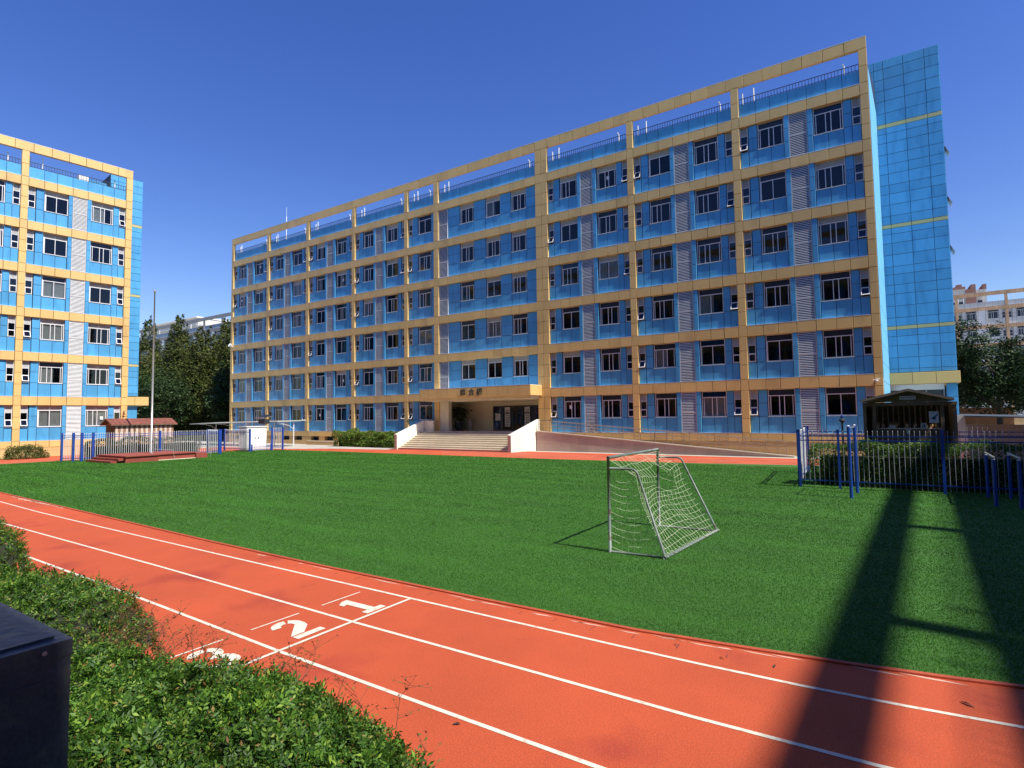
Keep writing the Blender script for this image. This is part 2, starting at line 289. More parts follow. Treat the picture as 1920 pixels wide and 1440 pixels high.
# ---------------------------------------------------------------- school buildings
H = 3.9; BH = .8
COLS = [(0, .58), (.58, 1.17), (1.17, 2.97), (2.97, 3.27), (3.27, 4.42), (4.42, 4.77), (4.77, 6.58), (6.58, 7.07), (7.07, 7.6)]
MESHC = {}
def panel_mesh(w, h, t, mat):
    k = (round(w, 2), round(h, 2), round(t, 2), mat.name)
    if k not in MESHC:
        m_ = MB(); g_ = .014; m_.cbox(-w / 2 + g_, w / 2 - g_, -t, 0, -h / 2 + g_, h / 2 - g_, mat, .012); MESHC[k] = m_.mesh(mat.name)
    return MESHC[k]
class Building:
    def __init__(s, name, label, loc, rot, PL, full=True, mats=None, cat='building', group=None, blue=None, tan=None):
        s.root = thing(name, label, cat, loc, rot, group); s.PL = PL; s.full = full; s.pan = []; s.blue = blue or BLUE; s.tan = tan or TAN
        s.M = Matrix.Translation(loc) @ Matrix.Rotation(rot, 4, 'Z'); s.wall = MB(); s.frame = MB(); s.trim = MB(); s.wins = []; s.lou = []; s.sw = []
        s.name = name
    def B(s, k): return s.PL + k * H
    def panel(s, kind, x0, x1, z0, z1, y, mat, t=.03, back=None, backmb=None):
        if kind == 'tan_panel': t = .234 if z0 >= s.B(6) - .01 else .168
        s.pan.append((kind, x0, x1, z0, z1, y, mat, t))
        if backmb is not None: backmb.box(x0, x1, y + t * .7, back, z0, z1, BLUEB if backmb is s.wall else TANB)
    def blue_(s, x0, x1, z0, z1, y=.17): s.panel('blue_panel', x0, x1, z0, z1, y, s.blue, back=.42, backmb=s.wall)
    def pillar(s, x0, x1, z0=None, z1=None, ncol=1):
        z0 = .0 if z0 is None else z0; top = s.B(6) + 2.33; w = (x1 - x0) / ncol
        q_ = MB(); q_.box(x0 + .02, x1 - .02, .12, .5, z0, s.B(6) + .003, TANJ); q_.box(x0 + .02, x1 - .02, .12, .235, s.B(6) + .003, top - .003, TANJ); q_.box(x0 + .004, x1 - .004, .236, .26, s.B(6) + 1.0, top, TANB); q_.box(x0 + .004, x1 - .004, .03, .5, z0, s.PL - .62, TANB); q_.build('pillar', s.root)
        for c in range(ncol):
            a, b = x0 + c * w, x0 + (c + 1) * w
            for k in range(0, 6):
                zb = s.B(k); 
                if s.B(k + 1) <= z0: continue
                for i in range(3): s.panel('tan_panel', a, b, zb + i * 3.1 / 3, zb + (i + 1) * 3.1 / 3, 0, s.tan)
                s.panel('tan_panel', a, b, zb + 3.1, zb + 3.9, 0, s.tan)
            s.panel('tan_panel', a, b, s.PL - .62, s.PL, 0, s.tan)
            s.panel('tan_panel', a, b, s.B(6), s.B(6) + 1.15, 0, s.tan); s.panel('tan_panel', a, b, s.B(6) + 1.15, top, 0, s.tan)
    def beam(s, k, x0, x1, js):
        zt = s.B(k); z0 = zt - BH
        q_ = MB(); q_.box(x0 + .003, x1 - .003, .12, .5, z0 + .02, zt - .01, TANJ); q_.box(x0 + .003, x1 - .003, .175, .45, z0 + .003, z0 + .018, TANB); q_.build('beam', s.root)
        for a, b in zip(js[:-1], js[1:]): s.panel('tan_panel', a, b, z0, zt - .03, 0, s.tan)
        q_ = MB(); q_.box(x0, x1, -.004, .17, zt - .03, zt, WHITE); q_.build('sill_strip', s.root)
    def plinth(s, x0, x1, js, vents=True):
        for a, b in zip(js[:-1], js[1:]): s.panel('tan_panel', a, b, s.PL - .62, s.PL - .03, 0, s.tan)
        s.frame.box(x0 + .003, x1 - .003, .12, .5, s.PL - .62, s.PL - .003, TANJ); q_ = MB(); q_.box(x0, x1, -.004, .17, s.PL - .03, s.PL, WHITE); q_.build('sill_strip', s.root)
        if vents == 2:
            s.wall.box(x0, x1, .45, .6, 0, s.PL - .62, BLUEB); s.frame.box(x0, x1 - 1.9, .03, .44, 0, s.PL - .62, TANB); s.frame.box(x1 - .25, x1, .03, .44, 0, s.PL - .62, TANB); s.frame.box(x1 - 1.9, x1 - .25, .03, .44, 0, s.PL - 1.15, TANB)
        elif vents:
            w = x1 - x0
            for f0, f1 in ((0, .08), (.27, .40), (.60, .72), (.93, 1.0)): s.frame.box(x0 + f0 * w, x0 + f1 * w, .03, .5, s.PL - 1.1, s.PL - .62, TANB)
            s.wall.box(x0, x1, .45, .6, 0, s.PL - .62, BLUEB); s.frame.box(x0, x1, .03, .44, 0, s.PL - 1.1, TANB)
        else: s.frame.box(x0, x1, .03, .44, 0, s.PL - .62, TANB)
    def bay(s, x0, x1, k, kind='std'):
        z = s.B(k); sc = (x1 - x0) / 7.6; zt = z + 3.1
        X = lambda v: x0 + v * sc
        if kind == 'std':
            s.smallwin(X(.0), X(.52), z, k); s.blue_(X(0), X(.56), z, z + 1.2)
            for a, b in ((0, 1.2), (1.2, 2.15), (2.15, 3.1)): s.blue_(X(.58), X(1.17), z + a, z + b)
            s.blue_(X(.56), X(.58), z, zt) if False else None
            s.blue_(X(1.17), X(2.08), z, z + 1.2); s.blue_(X(2.08), X(2.95), z, z + 1.2); s.window(X(1.2), X(2.95), z, k)
            for u0, u1 in ((2.95, 3.27), (4.42, 4.76)):
                for a, b in ((0, 1.2), (1.2, 2.15), (2.15, 3.1)): s.panel('blue_panel', X(u0), X(u1), z + a, z + b, .03, s.blue, t=.135, back=.42, backmb=s.wall)
            s.louver(X(3.28), X(4.41), z, k)
            s.window(X(4.78), X(6.57), z, k); s.blue_(X(4.77), X(5.67), z, z + 1.2); s.blue_(X(5.67), X(6.58), z, z + 1.2)
            for a, b in ((0, 1.2), (1.2, 2.15), (2.15, 3.1)): s.blue_(X(6.58), X(7.07), z + a, z + b)
            s.blue_(X(7.07), X(7.6), z, z + 1.2); s.smallwin(X(7.09), X(7.6), z, k)
    def js(s, x0, x1): 
        sc = (x1 - x0) / 7.6; return [x0 + v * sc for v in (0, 1.12, 2.08, 3.25, 4.44, 5.64, 6.6, 7.6)]
    def window(s, x0, x1, z, k): s.wins.append((x0, x1, z + 1.2, z + 3.1))
    def smallwin(s, x0, x1, z, k): s.sw.append((x0, x1, z + 1.2, z + 3.1))
    def louver(s, x0, x1, z, k, y=.07): s.lou.append((x0, x1, z, z + 3.1, y))
    def parapet(s, x0, x1, js, rail=True):
        z = s.B(6)
        for a, b in zip(js[:-1], js[1:]): s.blue_(a, b, z, z + 1.0)
        if rail:
            m_ = MB(); m_.box(x0, x1, .26, .30, z + 1.46, z + 1.50, DARKF); m_.box(x0, x1, .27, .29, z + 1.08, z + 1.11, DARKF); n = int((x1 - x0) / .2)
            for i in range(n + 1):
                xx = x0 + (x1 - x0) * i / n; m_.box(xx - .015, xx + .015, .265, .295, z + 1.0, z + 1.46, DARKF)
            m_.build('roof_railing', s.root)
        for dx, y, r in ((.16, .9, .045), (1.0, .55, .05), (x1 - x0 - .85, .55, .05)):
            m_ = MB(); xx = x0 + dx; m_.tube([(xx, y, z), (xx, y, z + (2.2 if dx < 2 else 1.75))] + ([(xx - .08, y - .10, z + 1.92)] if dx > 2 else []), r, WHITE, 6); m_.build('roof_post', s.root)
    def topbeam(s, x0, x1, step=1.3):
        z0 = s.B(6) + 2.33; z1 = z0 + .8; q_ = MB(); q_.box(x0 + .02, x1 - .02, .1, .235, z0 + .02, z1 - .02, TANJ); q_.box(x0 + .01, x1 - .01, .236, .262, z0, z1, TANB); q_.build('roof_beam', s.root); n = max(1, round((x1 - x0) / step))
        for i in range(n): s.panel('tan_panel', x0 + (x1 - x0) * i / n, x0 + (x1 - x0) * (i + 1) / n, z0, z1, 0, s.tan)
        q_ = MB(); q_.box(x0, x1, -.003, .27, z1, z1 + .03, WHITE); q_.build('sill_strip', s.root)
    # ---- emit
    def emit(s):
        root = s.root; W2 = s.M; full = s.full
        byk = {}
        for p in s.pan: byk.setdefault(p[0], []).append(p)
        for kind, L_ in byk.items():
            L_.sort(key=lambda p: (W2 @ Vector(((p[1] + p[2]) / 2, p[5], (p[3] + p[4]) / 2)) - CAM).length / math.sqrt(max(.05, (p[2] - p[1]) * (p[4] - p[3]))))
            n = 300 if full else 0; rest = MB()
            for i, (k_, x0, x1, z0, z1, y, mat, t) in enumerate(L_):
                if i < n:
                    o = obj(kind, panel_mesh(x1 - x0, z1 - z0, t, mat), root, ((x0 + x1) / 2, y + t, (z0 + z1) / 2))
                    o.rotation_euler = (random.gauss(0, .0022), 0, random.gauss(0, .0022)); o.location.y += random.uniform(-.002, .002)
                else: rest.cbox(x0 + .012, x1 - .012, y + random.uniform(-.002, .002), y + t, z0 + .012, z1 - .012, mat, .012)
            if rest.v: rest.build(kind, root, kind='stuff')
        s.wall.build('backing_wall', root, kind='stuff'); s.frame.build('plinth_base', root, kind='stuff')
        s.emit_windows(full)
    def emit_windows(s, full):
        root = s.root; stuffw = MB(); 
        # sort so the largest get their own objects
        for wi, (x0, x1, z0, z1) in enumerate(s.wins):
            w = x1 - x0; zf = z0 + 1.42; y = .27; st = wi % 3 if not full else random.choice([0, 0, 1, 1, 2])
            m_ = MB() if full else stuffw; f = .055; T = .05; ox, oz = (0, 0) if not full else (x0, z0)
            a, b, c, d = x0 - ox, x1 - ox, z0 - oz, z1 - oz; e = zf - oz
            m_.box(a, a + f, y, y + T, c, d, WHITE); m_.box(b - f, b, y, y + T, c, d, WHITE); m_.box(a + f, b - f, y, y + T, c, c + f, WHITE); m_.box(a + f, b - f, y, y + T, e, e + f, WHITE)
            m_.box(a + f, b - f, y, y + T, d - .03, d, WHITE)
            # reveal sill
            m_.box(a - .02, b + .02, .12, y - .002, c - .03, c + .0, WHITE)
            mulls = [[.5], [.42, .6], [.33, .52]][st]
            for u in mulls: m_.box(a + w * u - .022, a + w * u + .022, y - .01, y + T - .003, c + f, e, WHITE)
            if st == 0: m_.box(a + f, a + f + .06, y - .008, y + T - .003, c + f, e, WHITE)
            else: m_.box(a + f + .09, a + f + .13, y - .008, y + T - .004, c + f, e, WHITE); m_.box(b - f - .13, b - f - .09, y - .008, y + T - .004, c + f, e, WHITE)
            low = (z0 < s.PL + 6)
            tm = random.choice([BLINDD, BLINDD, BLINDD, BLINDG, GLASS]) if 'left' not in s.name else random.choice([BLINDD, BLINDG, BLINDG])
            if s.name == 'classroom_building': tm = random.choice([BLINDG, BLINDG, BLINDD])
            elif x0 < -25.6 and x0 > -37 and full: tm = random.choice([BLINDG, BLINDG, BLINDD])
            if full:
                wo = m_.build('window', root, loc=(x0, 0, z0))
                p1 = MB(); p1.add([(a + f, y + .03, c + f), (a + w * mulls[-1] - .02, y + .03, c + f), (a + w * mulls[-1] - .02, y + .03, e), (a + f, y + .03, e)], [(0, 1, 2, 3)], GLASS); p1.build('pane', wo)
                p2 = MB(); p2.add([(a + w * mulls[-1] + .02, y + .015, c + f), (b - f, y + .015, c + f), (b - f, y + .015, e), (a + w * mulls[-1] + .02, y + .015, e)], [(0, 1, 2, 3)], GLASS); p2.build('pane', wo)
                p3 = MB(); p3.box(a + f, b - f, y + .02, y + .03, e + f, d - .03, tm)
                if tm is BLINDG:
                    for q in range(7): zz = e + f + (d - .03 - e - f) * (q + .5) / 7; p3.box(a + f + .01, b - f - .01, y + .012, y + .019, zz - .008, zz + .008, BLINDG)
                p3.build('transom_panel', wo)
                if random.random() < .10:
                    pp = MB(); px = a + w * random.uniform(.15, .7); pz = random.uniform(.5, .95); pp.box(px, px + .24, y + .008, y + .011, c + pz, c + pz + .3, WHITEG); pp.build('paper', wo)
                cur = (s.name == 'classroom_building' and low and not (-3 < x0 < -2 and z0 > 5)) or random.random() < .12
                if cur:
                    cm = MB(); n = 26; segs = [(a + f + .02, a + w * .42), (a + w * .45, b - f - .02)] if random.random() < .7 else [(a + f, a + w * .6)]
                    for u0, u1 in segs:
                        pts = [(u0 + (u1 - u0) * i / n, y + .10 + .03 * math.sin(i * 1.9 + u0)) for i in range(n + 1)]
                        V = [(px, py, c + .02) for px, py in pts] + [(px, py, e + .1) for px, py in pts]
                        cm.add(V, [(i, i + 1, n + 2 + i, n + 1 + i) for i in range(n)], CURT)
                    cm.build('curtain', wo)
            else: m_.box(a + f, b - f, y + .02, y + .03, c + f, d - .03, BLINDD)
        for wi, (x0, x1, z0, z1) in enumerate(s.sw):
            w = x1 - x0; y = .25; f = .04; T = .05; m_ = MB() if full else stuffw; ox, oz = (x0, z0) if full else (0, 0)
            a, b, c, d = x0 - ox, x1 - ox, z0 - oz, z1 - oz
            m_.box(a, a + f, y, y + T, c, d, WHITE); m_.box(b - f, b, y, y + T, c, d, WHITE)
            for zz in (c, c + .62, c + 1.24): m_.box(a + f, b - f, y, y + T, zz, zz + .045, WHITE)
            for q in range(8):
                zz = c + 1.32 + q * (d - c - 1.34) / 8; m_.add([(a + f, y + .01, zz), (b - f, y + .01, zz), (b - f, y + .05, zz + .05), (a + f, y + .05, zz + .05)], [(0, 1, 2, 3)], LOUV)
            m_.box(a + f, b - f, y + .055, y + .06, c + 1.285, d, BLINDG)
            if full:
                wo = m_.build('narrow_window', root, loc=(x0, 0, z0))
                p = MB(); p.box(a + f, b - f, y + .02, y + .026, c + .665, c + 1.24, GLASS); p.build('pane', wo)
                sa = MB(); hh = .57; ww = w - 2 * f + .05
                sa.box(-ww / 2, -ww / 2 + .045, -.02, .02, -hh, 0, WHITEG); sa.box(ww / 2 - .045, ww / 2, -.02, .02, -hh, 0, WHITEG); sa.box(-ww / 2 + .045, ww / 2 - .045, -.02, .02, -hh, -hh + .05, WHITEG); sa.box(-ww / 2 + .045, ww / 2 - .045, -.02, .02, -.045, 0, WHITEG)
                sa.box(-ww / 2 + .045, ww / 2 - .045, -.003, .003, -hh + .05, -.045, GLASS)
                so = sa.build('sash', wo, loc=((a + b) / 2, y - .022, c + .63))
                if random.random() < .42: so.rotation_euler.x = -R(random.uniform(14, 27))
            else: m_.box(a + f, b - f, y + .02, y + .03, c, c + 1.24, BLINDD)
        if stuffw.v: stuffw.build('window', root, kind='stuff')
        L_ = sorted(s.lou, key=lambda q: (W_ @ Vector(((q[0] + q[1]) / 2, 0, (q[2] + q[3]) / 2)) - CAM).length) if (W_ := s.M) else []
        cache = {}; n_own = 11 if full else 0; restm = MB()
        for i, (x0, x1, z0, z1, y) in enumerate(L_):
            w = x1 - x0; h = z1 - z0; n = 26; own = i < n_own
            m_ = MB() if full else restm; ox, oz = (x0, z0) if full else (0, 0); a, b, c, d = x0 - ox, x1 - ox, z0 - oz, z1 - oz
            m_.box(a, a + .03, y - .02, y + .09, c, d, LOUV); m_.box(b - .03, b, y - .02, y + .09, c, d, LOUV); m_.box(a + .03, b - .03, y + .13, y + .15, c, d, DARKF)
            m_.box(a + .03, b - .03, y - .015, y + .09, c + h * .5 - .02, c + h * .5 + .02, LOUV)
            if not full: m_.box(a + .03, b - .03, y + .02, y + .05, c, d, LOUV); continue
            def slat(mm, zz): mm.add([(a + .03, y - .014, zz), (b - .03, y - .014, zz), (b - .03, y + .030, zz + .058), (a + .03, y + .030, zz + .058), (a + .03, y - .014, zz + .014), (b - .03, y - .014, zz + .014), (b - .03, y + .024, zz + .068), (a + .03, y + .024, zz + .068)],
                                      [(3, 2, 1, 0), (4, 5, 6, 7), (0, 1, 5, 4), (2, 3, 7, 6), (1, 2, 6, 5), (3, 0, 4, 7)], LOUV)
            zs = [(q + .35) * h / n for q in range(n)]
            if not own:
                for zz in zs: slat(m_, zz)
            lo = m_.build('louver_screen', root, loc=(x0, 0, z0))
            if own:
                kk = round(w, 2)
                if kk not in cache: sm = MB(); slat(sm, 0); cache[kk] = sm.mesh('slat')
                for zz in zs: obj('slat', cache[kk], lo, (0, 0, zz))
        if restm.v: restm.build('louver_screen', root, kind='stuff')
    def shell(s, x0, x1, depth, z0=0, rooms=None, right=True, left=True, fl=True):
        m_ = MB(); zt = s.B(6) - .1
        if right: m_.box(x1 - .2, x1 - .01, .51, depth, z0, zt, s.blue)
        if left: m_.box(x0 + .01, x0 + .2, .51, depth, z0, zt, s.blue)
        m_.box(x0 + .2, x1 - .2, depth - .2, depth, z0, zt, s.blue)
        m_.build('outer_wall', s.root)
        r_ = MB(); r_.box(x0 + .01, x1 - .01, .52, depth, zt, zt + .12, ROOF); r_.build('roof', s.root)
        if fl:
            i_ = MB()
            for k in range(0, 6): i_.box(x0 + .21, x1 - .21, .43, depth - .21, s.B(k) - .35, s.B(k) - .01, INNER)
            for k in range(0, 6): i_.box(x0 + .21, x1 - .21, 3.4, 3.5, s.B(k), s.B(k + 1) - .36, INNER)
            for xx in rooms or []:
                for k in range(0, 6): i_.box(xx - .06, xx + .06, .51, 3.39, s.B(k), s.B(k + 1) - .36, INNER)
            i_.build('room_interior', s.root)

# --- main building -------------------------------------------------
mainb = Building('school_building', 'long six storey blue and tan school block behind the field, roof frame along its top', (0, 43.47, 0), 0, 1.57)
pil = [(-74.6, -74.1), (-66.45, -65.9), (-58.38, -57.83), (-50.14, -49.6), (-41.92, -41.39), (-37.77, -37.13), (-25.56, -24.3), (-16.7, -16.14), (-8.43, -7.87), (-.22, .28)]
for i, (a, b) in enumerate(pil): mainb.pillar(a, b, ncol=2 if i == 6 else 1)
bays = [(-74.1, -66.45), (-65.9, -58.38), (-57.83, -50.14), (-49.6, -41.92), (-24.3, -16.7), (-16.14, -8.43), (-7.87, -.22)]
for a, b in bays:
    J = mainb.js(a, b)
    for k in range(6): mainb.bay(a, b, k); mainb.beam(k + 1, a, b, J)
    mainb.plinth(a, b, J, vents=True if a < -41 else (2 if a > -8 else False)); mainb.parapet(a, b, J)
# short bay
a, b = -41.39, -37.77
J = [a, a + .9, a + 1.8, a + 2.7, b]
for k in range(6):
    z = mainb.B(k); mainb.smallwin(a, a + .5, z, k); mainb.blue_(a, a + .55, z, z + 1.2)
    for q, w_ in ((0, 1.2), (1.2, 2.15), (2.15, 3.1)): mainb.blue_(a + .57, a + 1.33, z + q, z + w_); mainb.blue_(a + 3.18, b, z + q, z + w_)
    mainb.blue_(a + 1.33, a + 2.25, z, z + 1.2); mainb.blue_(a + 2.25, a + 3.18, z, z + 1.2); mainb.window(a + 1.36, a + 3.16, z, k); mainb.beam(k + 1, a, b, J)
mainb.plinth(a, b, J); mainb.parapet(a, b, J)
# stair bay in the middle
a, b = -37.13, -25.56
Jm = [a, a + 1.16, a + 2.7, a + 3.6, a + 4.45, a + 5.85, a + 6.7, a + 7.58, a + 8.8, a + 9.65, a + 10.5, b]
for k in range(1, 6):
    z = mainb.B(k); mainb.louver(a + .02, a + 1.15, z, k, .12)
    for w0, w1 in ((2.7, 4.43), (5.87, 7.56), (8.82, 10.48)):
        mainb.window(a + w0, a + w1, z, k); m_ = (w0 + w1) / 2; mainb.blue_(a + w0, a + m_, z, z + 1.2); mainb.blue_(a + m_, a + w1, z, z + 1.2)
    for c0, c1 in ((1.17, 2.69), (4.44, 5.86), (7.57, 8.81), (10.49, 11.57)):
        for q, w_ in ((0, 1.2), (1.2, 2.15), (2.15, 3.1)): mainb.blue_(a + c0, a + c1, z + q, z + w_)
    mainb.beam(k + 1, a, b, Jm)
mainb.beam(1, a, b, Jm); mainb.parapet(a, b, Jm)
mainb.topbeam(-74.6, .28)
# rear body
mainb.shell(-74.6, .28, 17.5, rooms=[-66.2, -58.1, -49.87, -41.65, -37.4, -25.0, -16.4, -8.15], right=False)
# right end wall (slightly splayed) and stair tower
e = MB(); e.add([(.285, .03, 0), (.71, 7.5, 0), (.71, 7.5, 28.1), (.285, .03, 26.2)], [(0, 1, 2, 3)], BLUEB); e.add([(.285, .03, 0), (.285, .5, 0), (.285, .5, 26.0), (.285, .03, 26.2)], [(0, 1, 2, 3)], BLUEB); e.build('end_wall', mainb.root)
SUNBL = pm('sunlit_blue_panel', (.18, .52, .78), .4, .06, .8, obj=.03, island=.03)  # paler blue: sunlight on the end wall put into its colour
nz = 21
for i in range(nz):
    z0 = i * 26.0 / nz; z1 = (i + 1) * 26.0 / nz
    for (f0, f1) in ((0, .5), (.5, 1)):
        q0 = Vector((.30 + .43 * f0, .03 + 7.44 * f0)); q1 = Vector((.30 + .43 * f1, .03 + 7.44 * f1)); d = (q1 - q0).normalized()
        q0 = q0 + d * .012; q1 = q1 - d * .012
        m_ = MB(); m_.add([(q0.x, q0.y, z0 + .012), (q1.x, q1.y, z0 + .012), (q1.x, q1.y, z1 - .012), (q0.x, q0.y, z1 - .012)], [(0, 1, 2, 3)], SUNBL)
        m_.add([(q0.x - .02, q0.y, z0 + .012), (q0.x, q0.y, z0 + .012), (q0.x, q0.y, z1 - .012), (q0.x - .02, q0.y, z1 - .012)], [(0, 1, 2, 3)], SUNBL); m_.build('end_panel', mainb.root)
def tower(bd, xc, rows, y, ztop, xs_back, bands, canopy):
    t = MB(); t.box(xc[0] + .02, xc[-1] - .02, y + .03, y + 6, 0 if False else rows[0], ztop, BLUEB); t.box(xc[0], xc[-1] - .01, y + 6, y + 6.05, rows[0], ztop, BLUE)
    t.build('tower_wall', bd.root)
    rs = sorted(rows)
    for a_, b_ in zip(rs[:-1], rs[1:]):
        isb = any(abs(a_ - q) < .02 for q in bands)
        for c0, c1 in zip(xc[:-1], xc[1:]): obj('tower_panel' if not isb else 'band_panel', panel_mesh(c1 - c0, b_ - a_, .03, YEL if isb else BLUE), bd.root, ((c0 + c1) / 2, y + .03, (a_ + b_) / 2))
    # side skins
    sk = MB(); sk.box(xc[-1] - .02, xc[-1] + .01, y + .03, y + 6, rs[0], ztop, BLUE); sk.build('tower_side', bd.root)
    c0, c1, z0, z1 = canopy; cm = MB(); cm.box(c0, c1 - .02, y - .20, y + 5.5, z0 + .003, z1 - .01, TANB); cm.box(c0 + .01, c1 - .03, y - .248, y - .201, z0 + .02, z1 - .02, TANJ); cm.build('canopy_slab', bd.root); n = round((c1 - c0) / 1.25)
    for i in range(n): obj('tan_panel', panel_mesh((c1 - c0) / n, z1 - z0, .03, bd.tan), bd.root, (c0 + (c1 - c0) * (i + .5) / n, y - .25, (z0 + z1) / 2))
rowsT = [5.86, 6.15, 7.0, 7.9, 8.6, 9.10, 9.38, 10.0, 10.9, 11.8, 12.5, 13.3, 13.9, 14.8, 15.7, 16.4, 16.85, 17.14, 17.8, 18.66, 19.5, 20.2, 21.07, 21.8, 22.6, 23.5, 24.2, 24.68, 25.0, 25.86, 26.8, 27.66, 28.53, 29.36, 30.05]
tower(mainb, [.0, .70, 1.3, 2.57, 3.87, 4.75], rowsT, 7.5, 30.05, 0, (9.10, 16.85, 24.68), (.72, 4.9, 4.97, 5.83))
# under tower canopy: glazed entrance and blue corner pier
m_ = MB(); m_.box(.6, 4.1, 8.3, 8.35, 1.2, 4.55, GLASS); m_.box(.6, 4.0, 7.9, 8.0, 4.55, 4.96, WHITE)
for xx in (.6, 1.75, 2.9, 3.95): m_.box(xx, xx + .08, 8.2, 8.29, 0, 4.55, GREYP)
m_.box(.6, 4.1, 8.21, 8.28, 3.4, 3.5, GREYP); m_.box(.6, 4.1, 8.2, 8.4, 0, 1.2, WHITEG); m_.build('glass_entrance', mainb.root)
m_ = MB(); m_.box(.5, 4.1, 11, 11.1, 0, 4.9, pm('pale_teal', (.40, .55, .55), .7, .1)); m_.build('lobby_wall', mainb.root)
for i in range(5):
    o = obj('blue_panel', panel_mesh(.62, .99, .03, BLUE), mainb.root, (4.42, 7.58, .5 + i * .99))
m_ = MB(); m_.box(4.12, 4.72, 7.59, 8.3, 0, 4.96, BLUE); m_.build('tower_pier', mainb.root)
# open top-hung windows on the tower's far side
for z in (22.1, 18.3, 14.6):
    m_ = MB(); m_.box(4.77, 4.82, 8.3, 9.4, z - .45, z + .6, GREYP); M_ = Matrix.Translation((4.80, 8.3, z + .6)) @ Matrix.Rotation(R(-25), 4, 'Y'); m_.box(-.0, .03, 0, 1.1, -.7, 0, GREYP, M_); m_.build('side_window', mainb.root)
# roof mast, stair head, wall camera
m_ = MB(); m_.tube([(-65.2, 2, 25), (-65.2, 2, 30)], .05, WHITE, 6); m_.tube([(-65.2, 2, 30), (-65.2, 2, 31.3)], .02, WHITE, 5); m_.box(-65.6, -64.6, 1.6, 2.6, 25, 26.1, WHITEG); m_.build('lightning_mast', mainb.root)
m_ = MB(); m_.box(-69.5, -66.3, 1.5, 6, 25, 26.9, BLUE); m_.build('roof_hut', mainb.root)
m_ = MB(); m_.box(-.14, -.02, -.25, .0, 4.98, 5.08, WHITEG); m_.tube([(-.08, -.35, 4.93), (-.08, -.12, 5.0)], .07, WHITEG, 8); m_.tube([(-.30, -.2, 5.02), (.1, -.2, 5.1)], .03, WHITEG, 6); m_.build('wall_camera', mainb.root)
m_ = MB(); m_.tube([(-73.9, -.1, 13.0), (-73.9, -.55, 13.25)], [.08, .28], WHITEG, 10); m_.build('satellite_dish', mainb.root)
# entrance: canopy slab, fascia, letters, recess
m_ = MB(); m_.box(-37.95, -25.2, -1.90, .0 - .006, 4.83, 5.72, TANB); m_.box(-37.94, -25.21, -1.938, -1.901, 4.85, 5.70, TANJ); m_.box(-37.95, -25.2, -1.975, -.006, 5.72, 5.75, WHITE); m_.build('canopy_slab', mainb.root)
n = 11
for i in range(n): w_ = 12.75 / n; obj('tan_panel', panel_mesh(w_, .9, .03, TAN), mainb.root, (-37.95 + w_ * (i + .5), -1.94, 5.27))
LT = pm('lit_tan', (.72, .58, .30), .5, .06)
m_ = MB(); m_.box(-25.2, -25.17, -1.96, -.01, 4.83, 5.72, TAN); m_.box(-37.98, -37.95, -1.96, -.01, 4.83, 5.72, TAN); m_.build('canopy_side', mainb.root)
CREAM = pm('cream_plaster', (.66, .62, .46), .8, .08, 1)
m_ = MB(); m_.box(-37.5, -25.4, -1.6, -.02, 4.55, 4.825, CREAM); m_.box(-37.13, -25.56, .52, 3.0, 4.5, 4.66, CREAM); m_.build('canopy_soffit', mainb.root)
m_ = MB(); m_.box(-37.12, -36.0, .1, .6, 1.6, 4.54, CREAM); m_.box(-37.12, -32.55, 2.9, 3.1, 1.6, 4.5, CREAM); m_.box(-32.55, -25.57, 2.9, 3.1, 4.05, 4.5, CREAM); m_.box(-37.12, -37.0, .6, 2.9, 1.6, 4.5, CREAM); m_.box(-25.69, -25.57, .5, 2.9, 1.6, 4.5, CREAM); m_.build('porch_wall', mainb.root)
FLOOR = pm('porch_floor', (.42, .38, .32), .35, .1)
m_ = MB(); m_.box(-37.13, -25.56, .0, 3.4, .0, 1.6, FLOOR); m_.build('porch_floor', mainb.root)
m_ = MB(); m_.tube([(-38.25, -.15, 1.7), (-38.25, -.15, 4.75)], .07, DARKF, 8); m_.build('drain_pipe', mainb.root)
REFL = pm('reflection_pale', (.66, .68, .70), .7, .25, 3)  # bright reflections in the doors, painted as pale sheets with dark lines
for i in range(6):
    x0 = -32.5 + i * 1.15; m_ = MB()
    for q in ((x0, x0 + .06), (x0 + 1.07, x0 + 1.13)): m_.box(*q, 2.84, 2.9, 1.6, 4.04, DARKF)
    m_.box(x0 + .06, x0 + 1.07, 2.84, 2.9, 1.6, 1.75, DARKF); m_.box(x0 + .06, x0 + 1.07, 2.84, 2.9, 3.3, 3.37, DARKF); m_.box(x0 + .06, x0 + 1.07, 2.84, 2.9, 3.98, 4.04, DARKF)
    do = m_.build('door', mainb.root); p = MB(); p.box(x0 + .06, x0 + 1.07, 2.87, 2.875, 1.75, 3.98, GLASS); p.build('pane', do)
    hd = MB(); hd.tube([(x0 + .95, 2.80, 2.3), (x0 + .95, 2.80, 3.0)], .02, STEEL, 6); hd.build('handle', do)
    if i in (0, 1, 3):
        p = MB(); zt_ = 3.9 if i else 3.3; p.box(x0 + .25, x0 + .85, 2.862, 2.867, 2.0 if i else 2.6, zt_, REFL)
        for q in range(9): zq = 2.15 + q * .18; p.box(x0 + .32 + .04 * (q % 3), x0 + .78 - .05 * (q % 2), 2.858, 2.8615, zq, zq + .06, DARKF) if (i and q < 9) else None
        p.build('door_reflection', do)
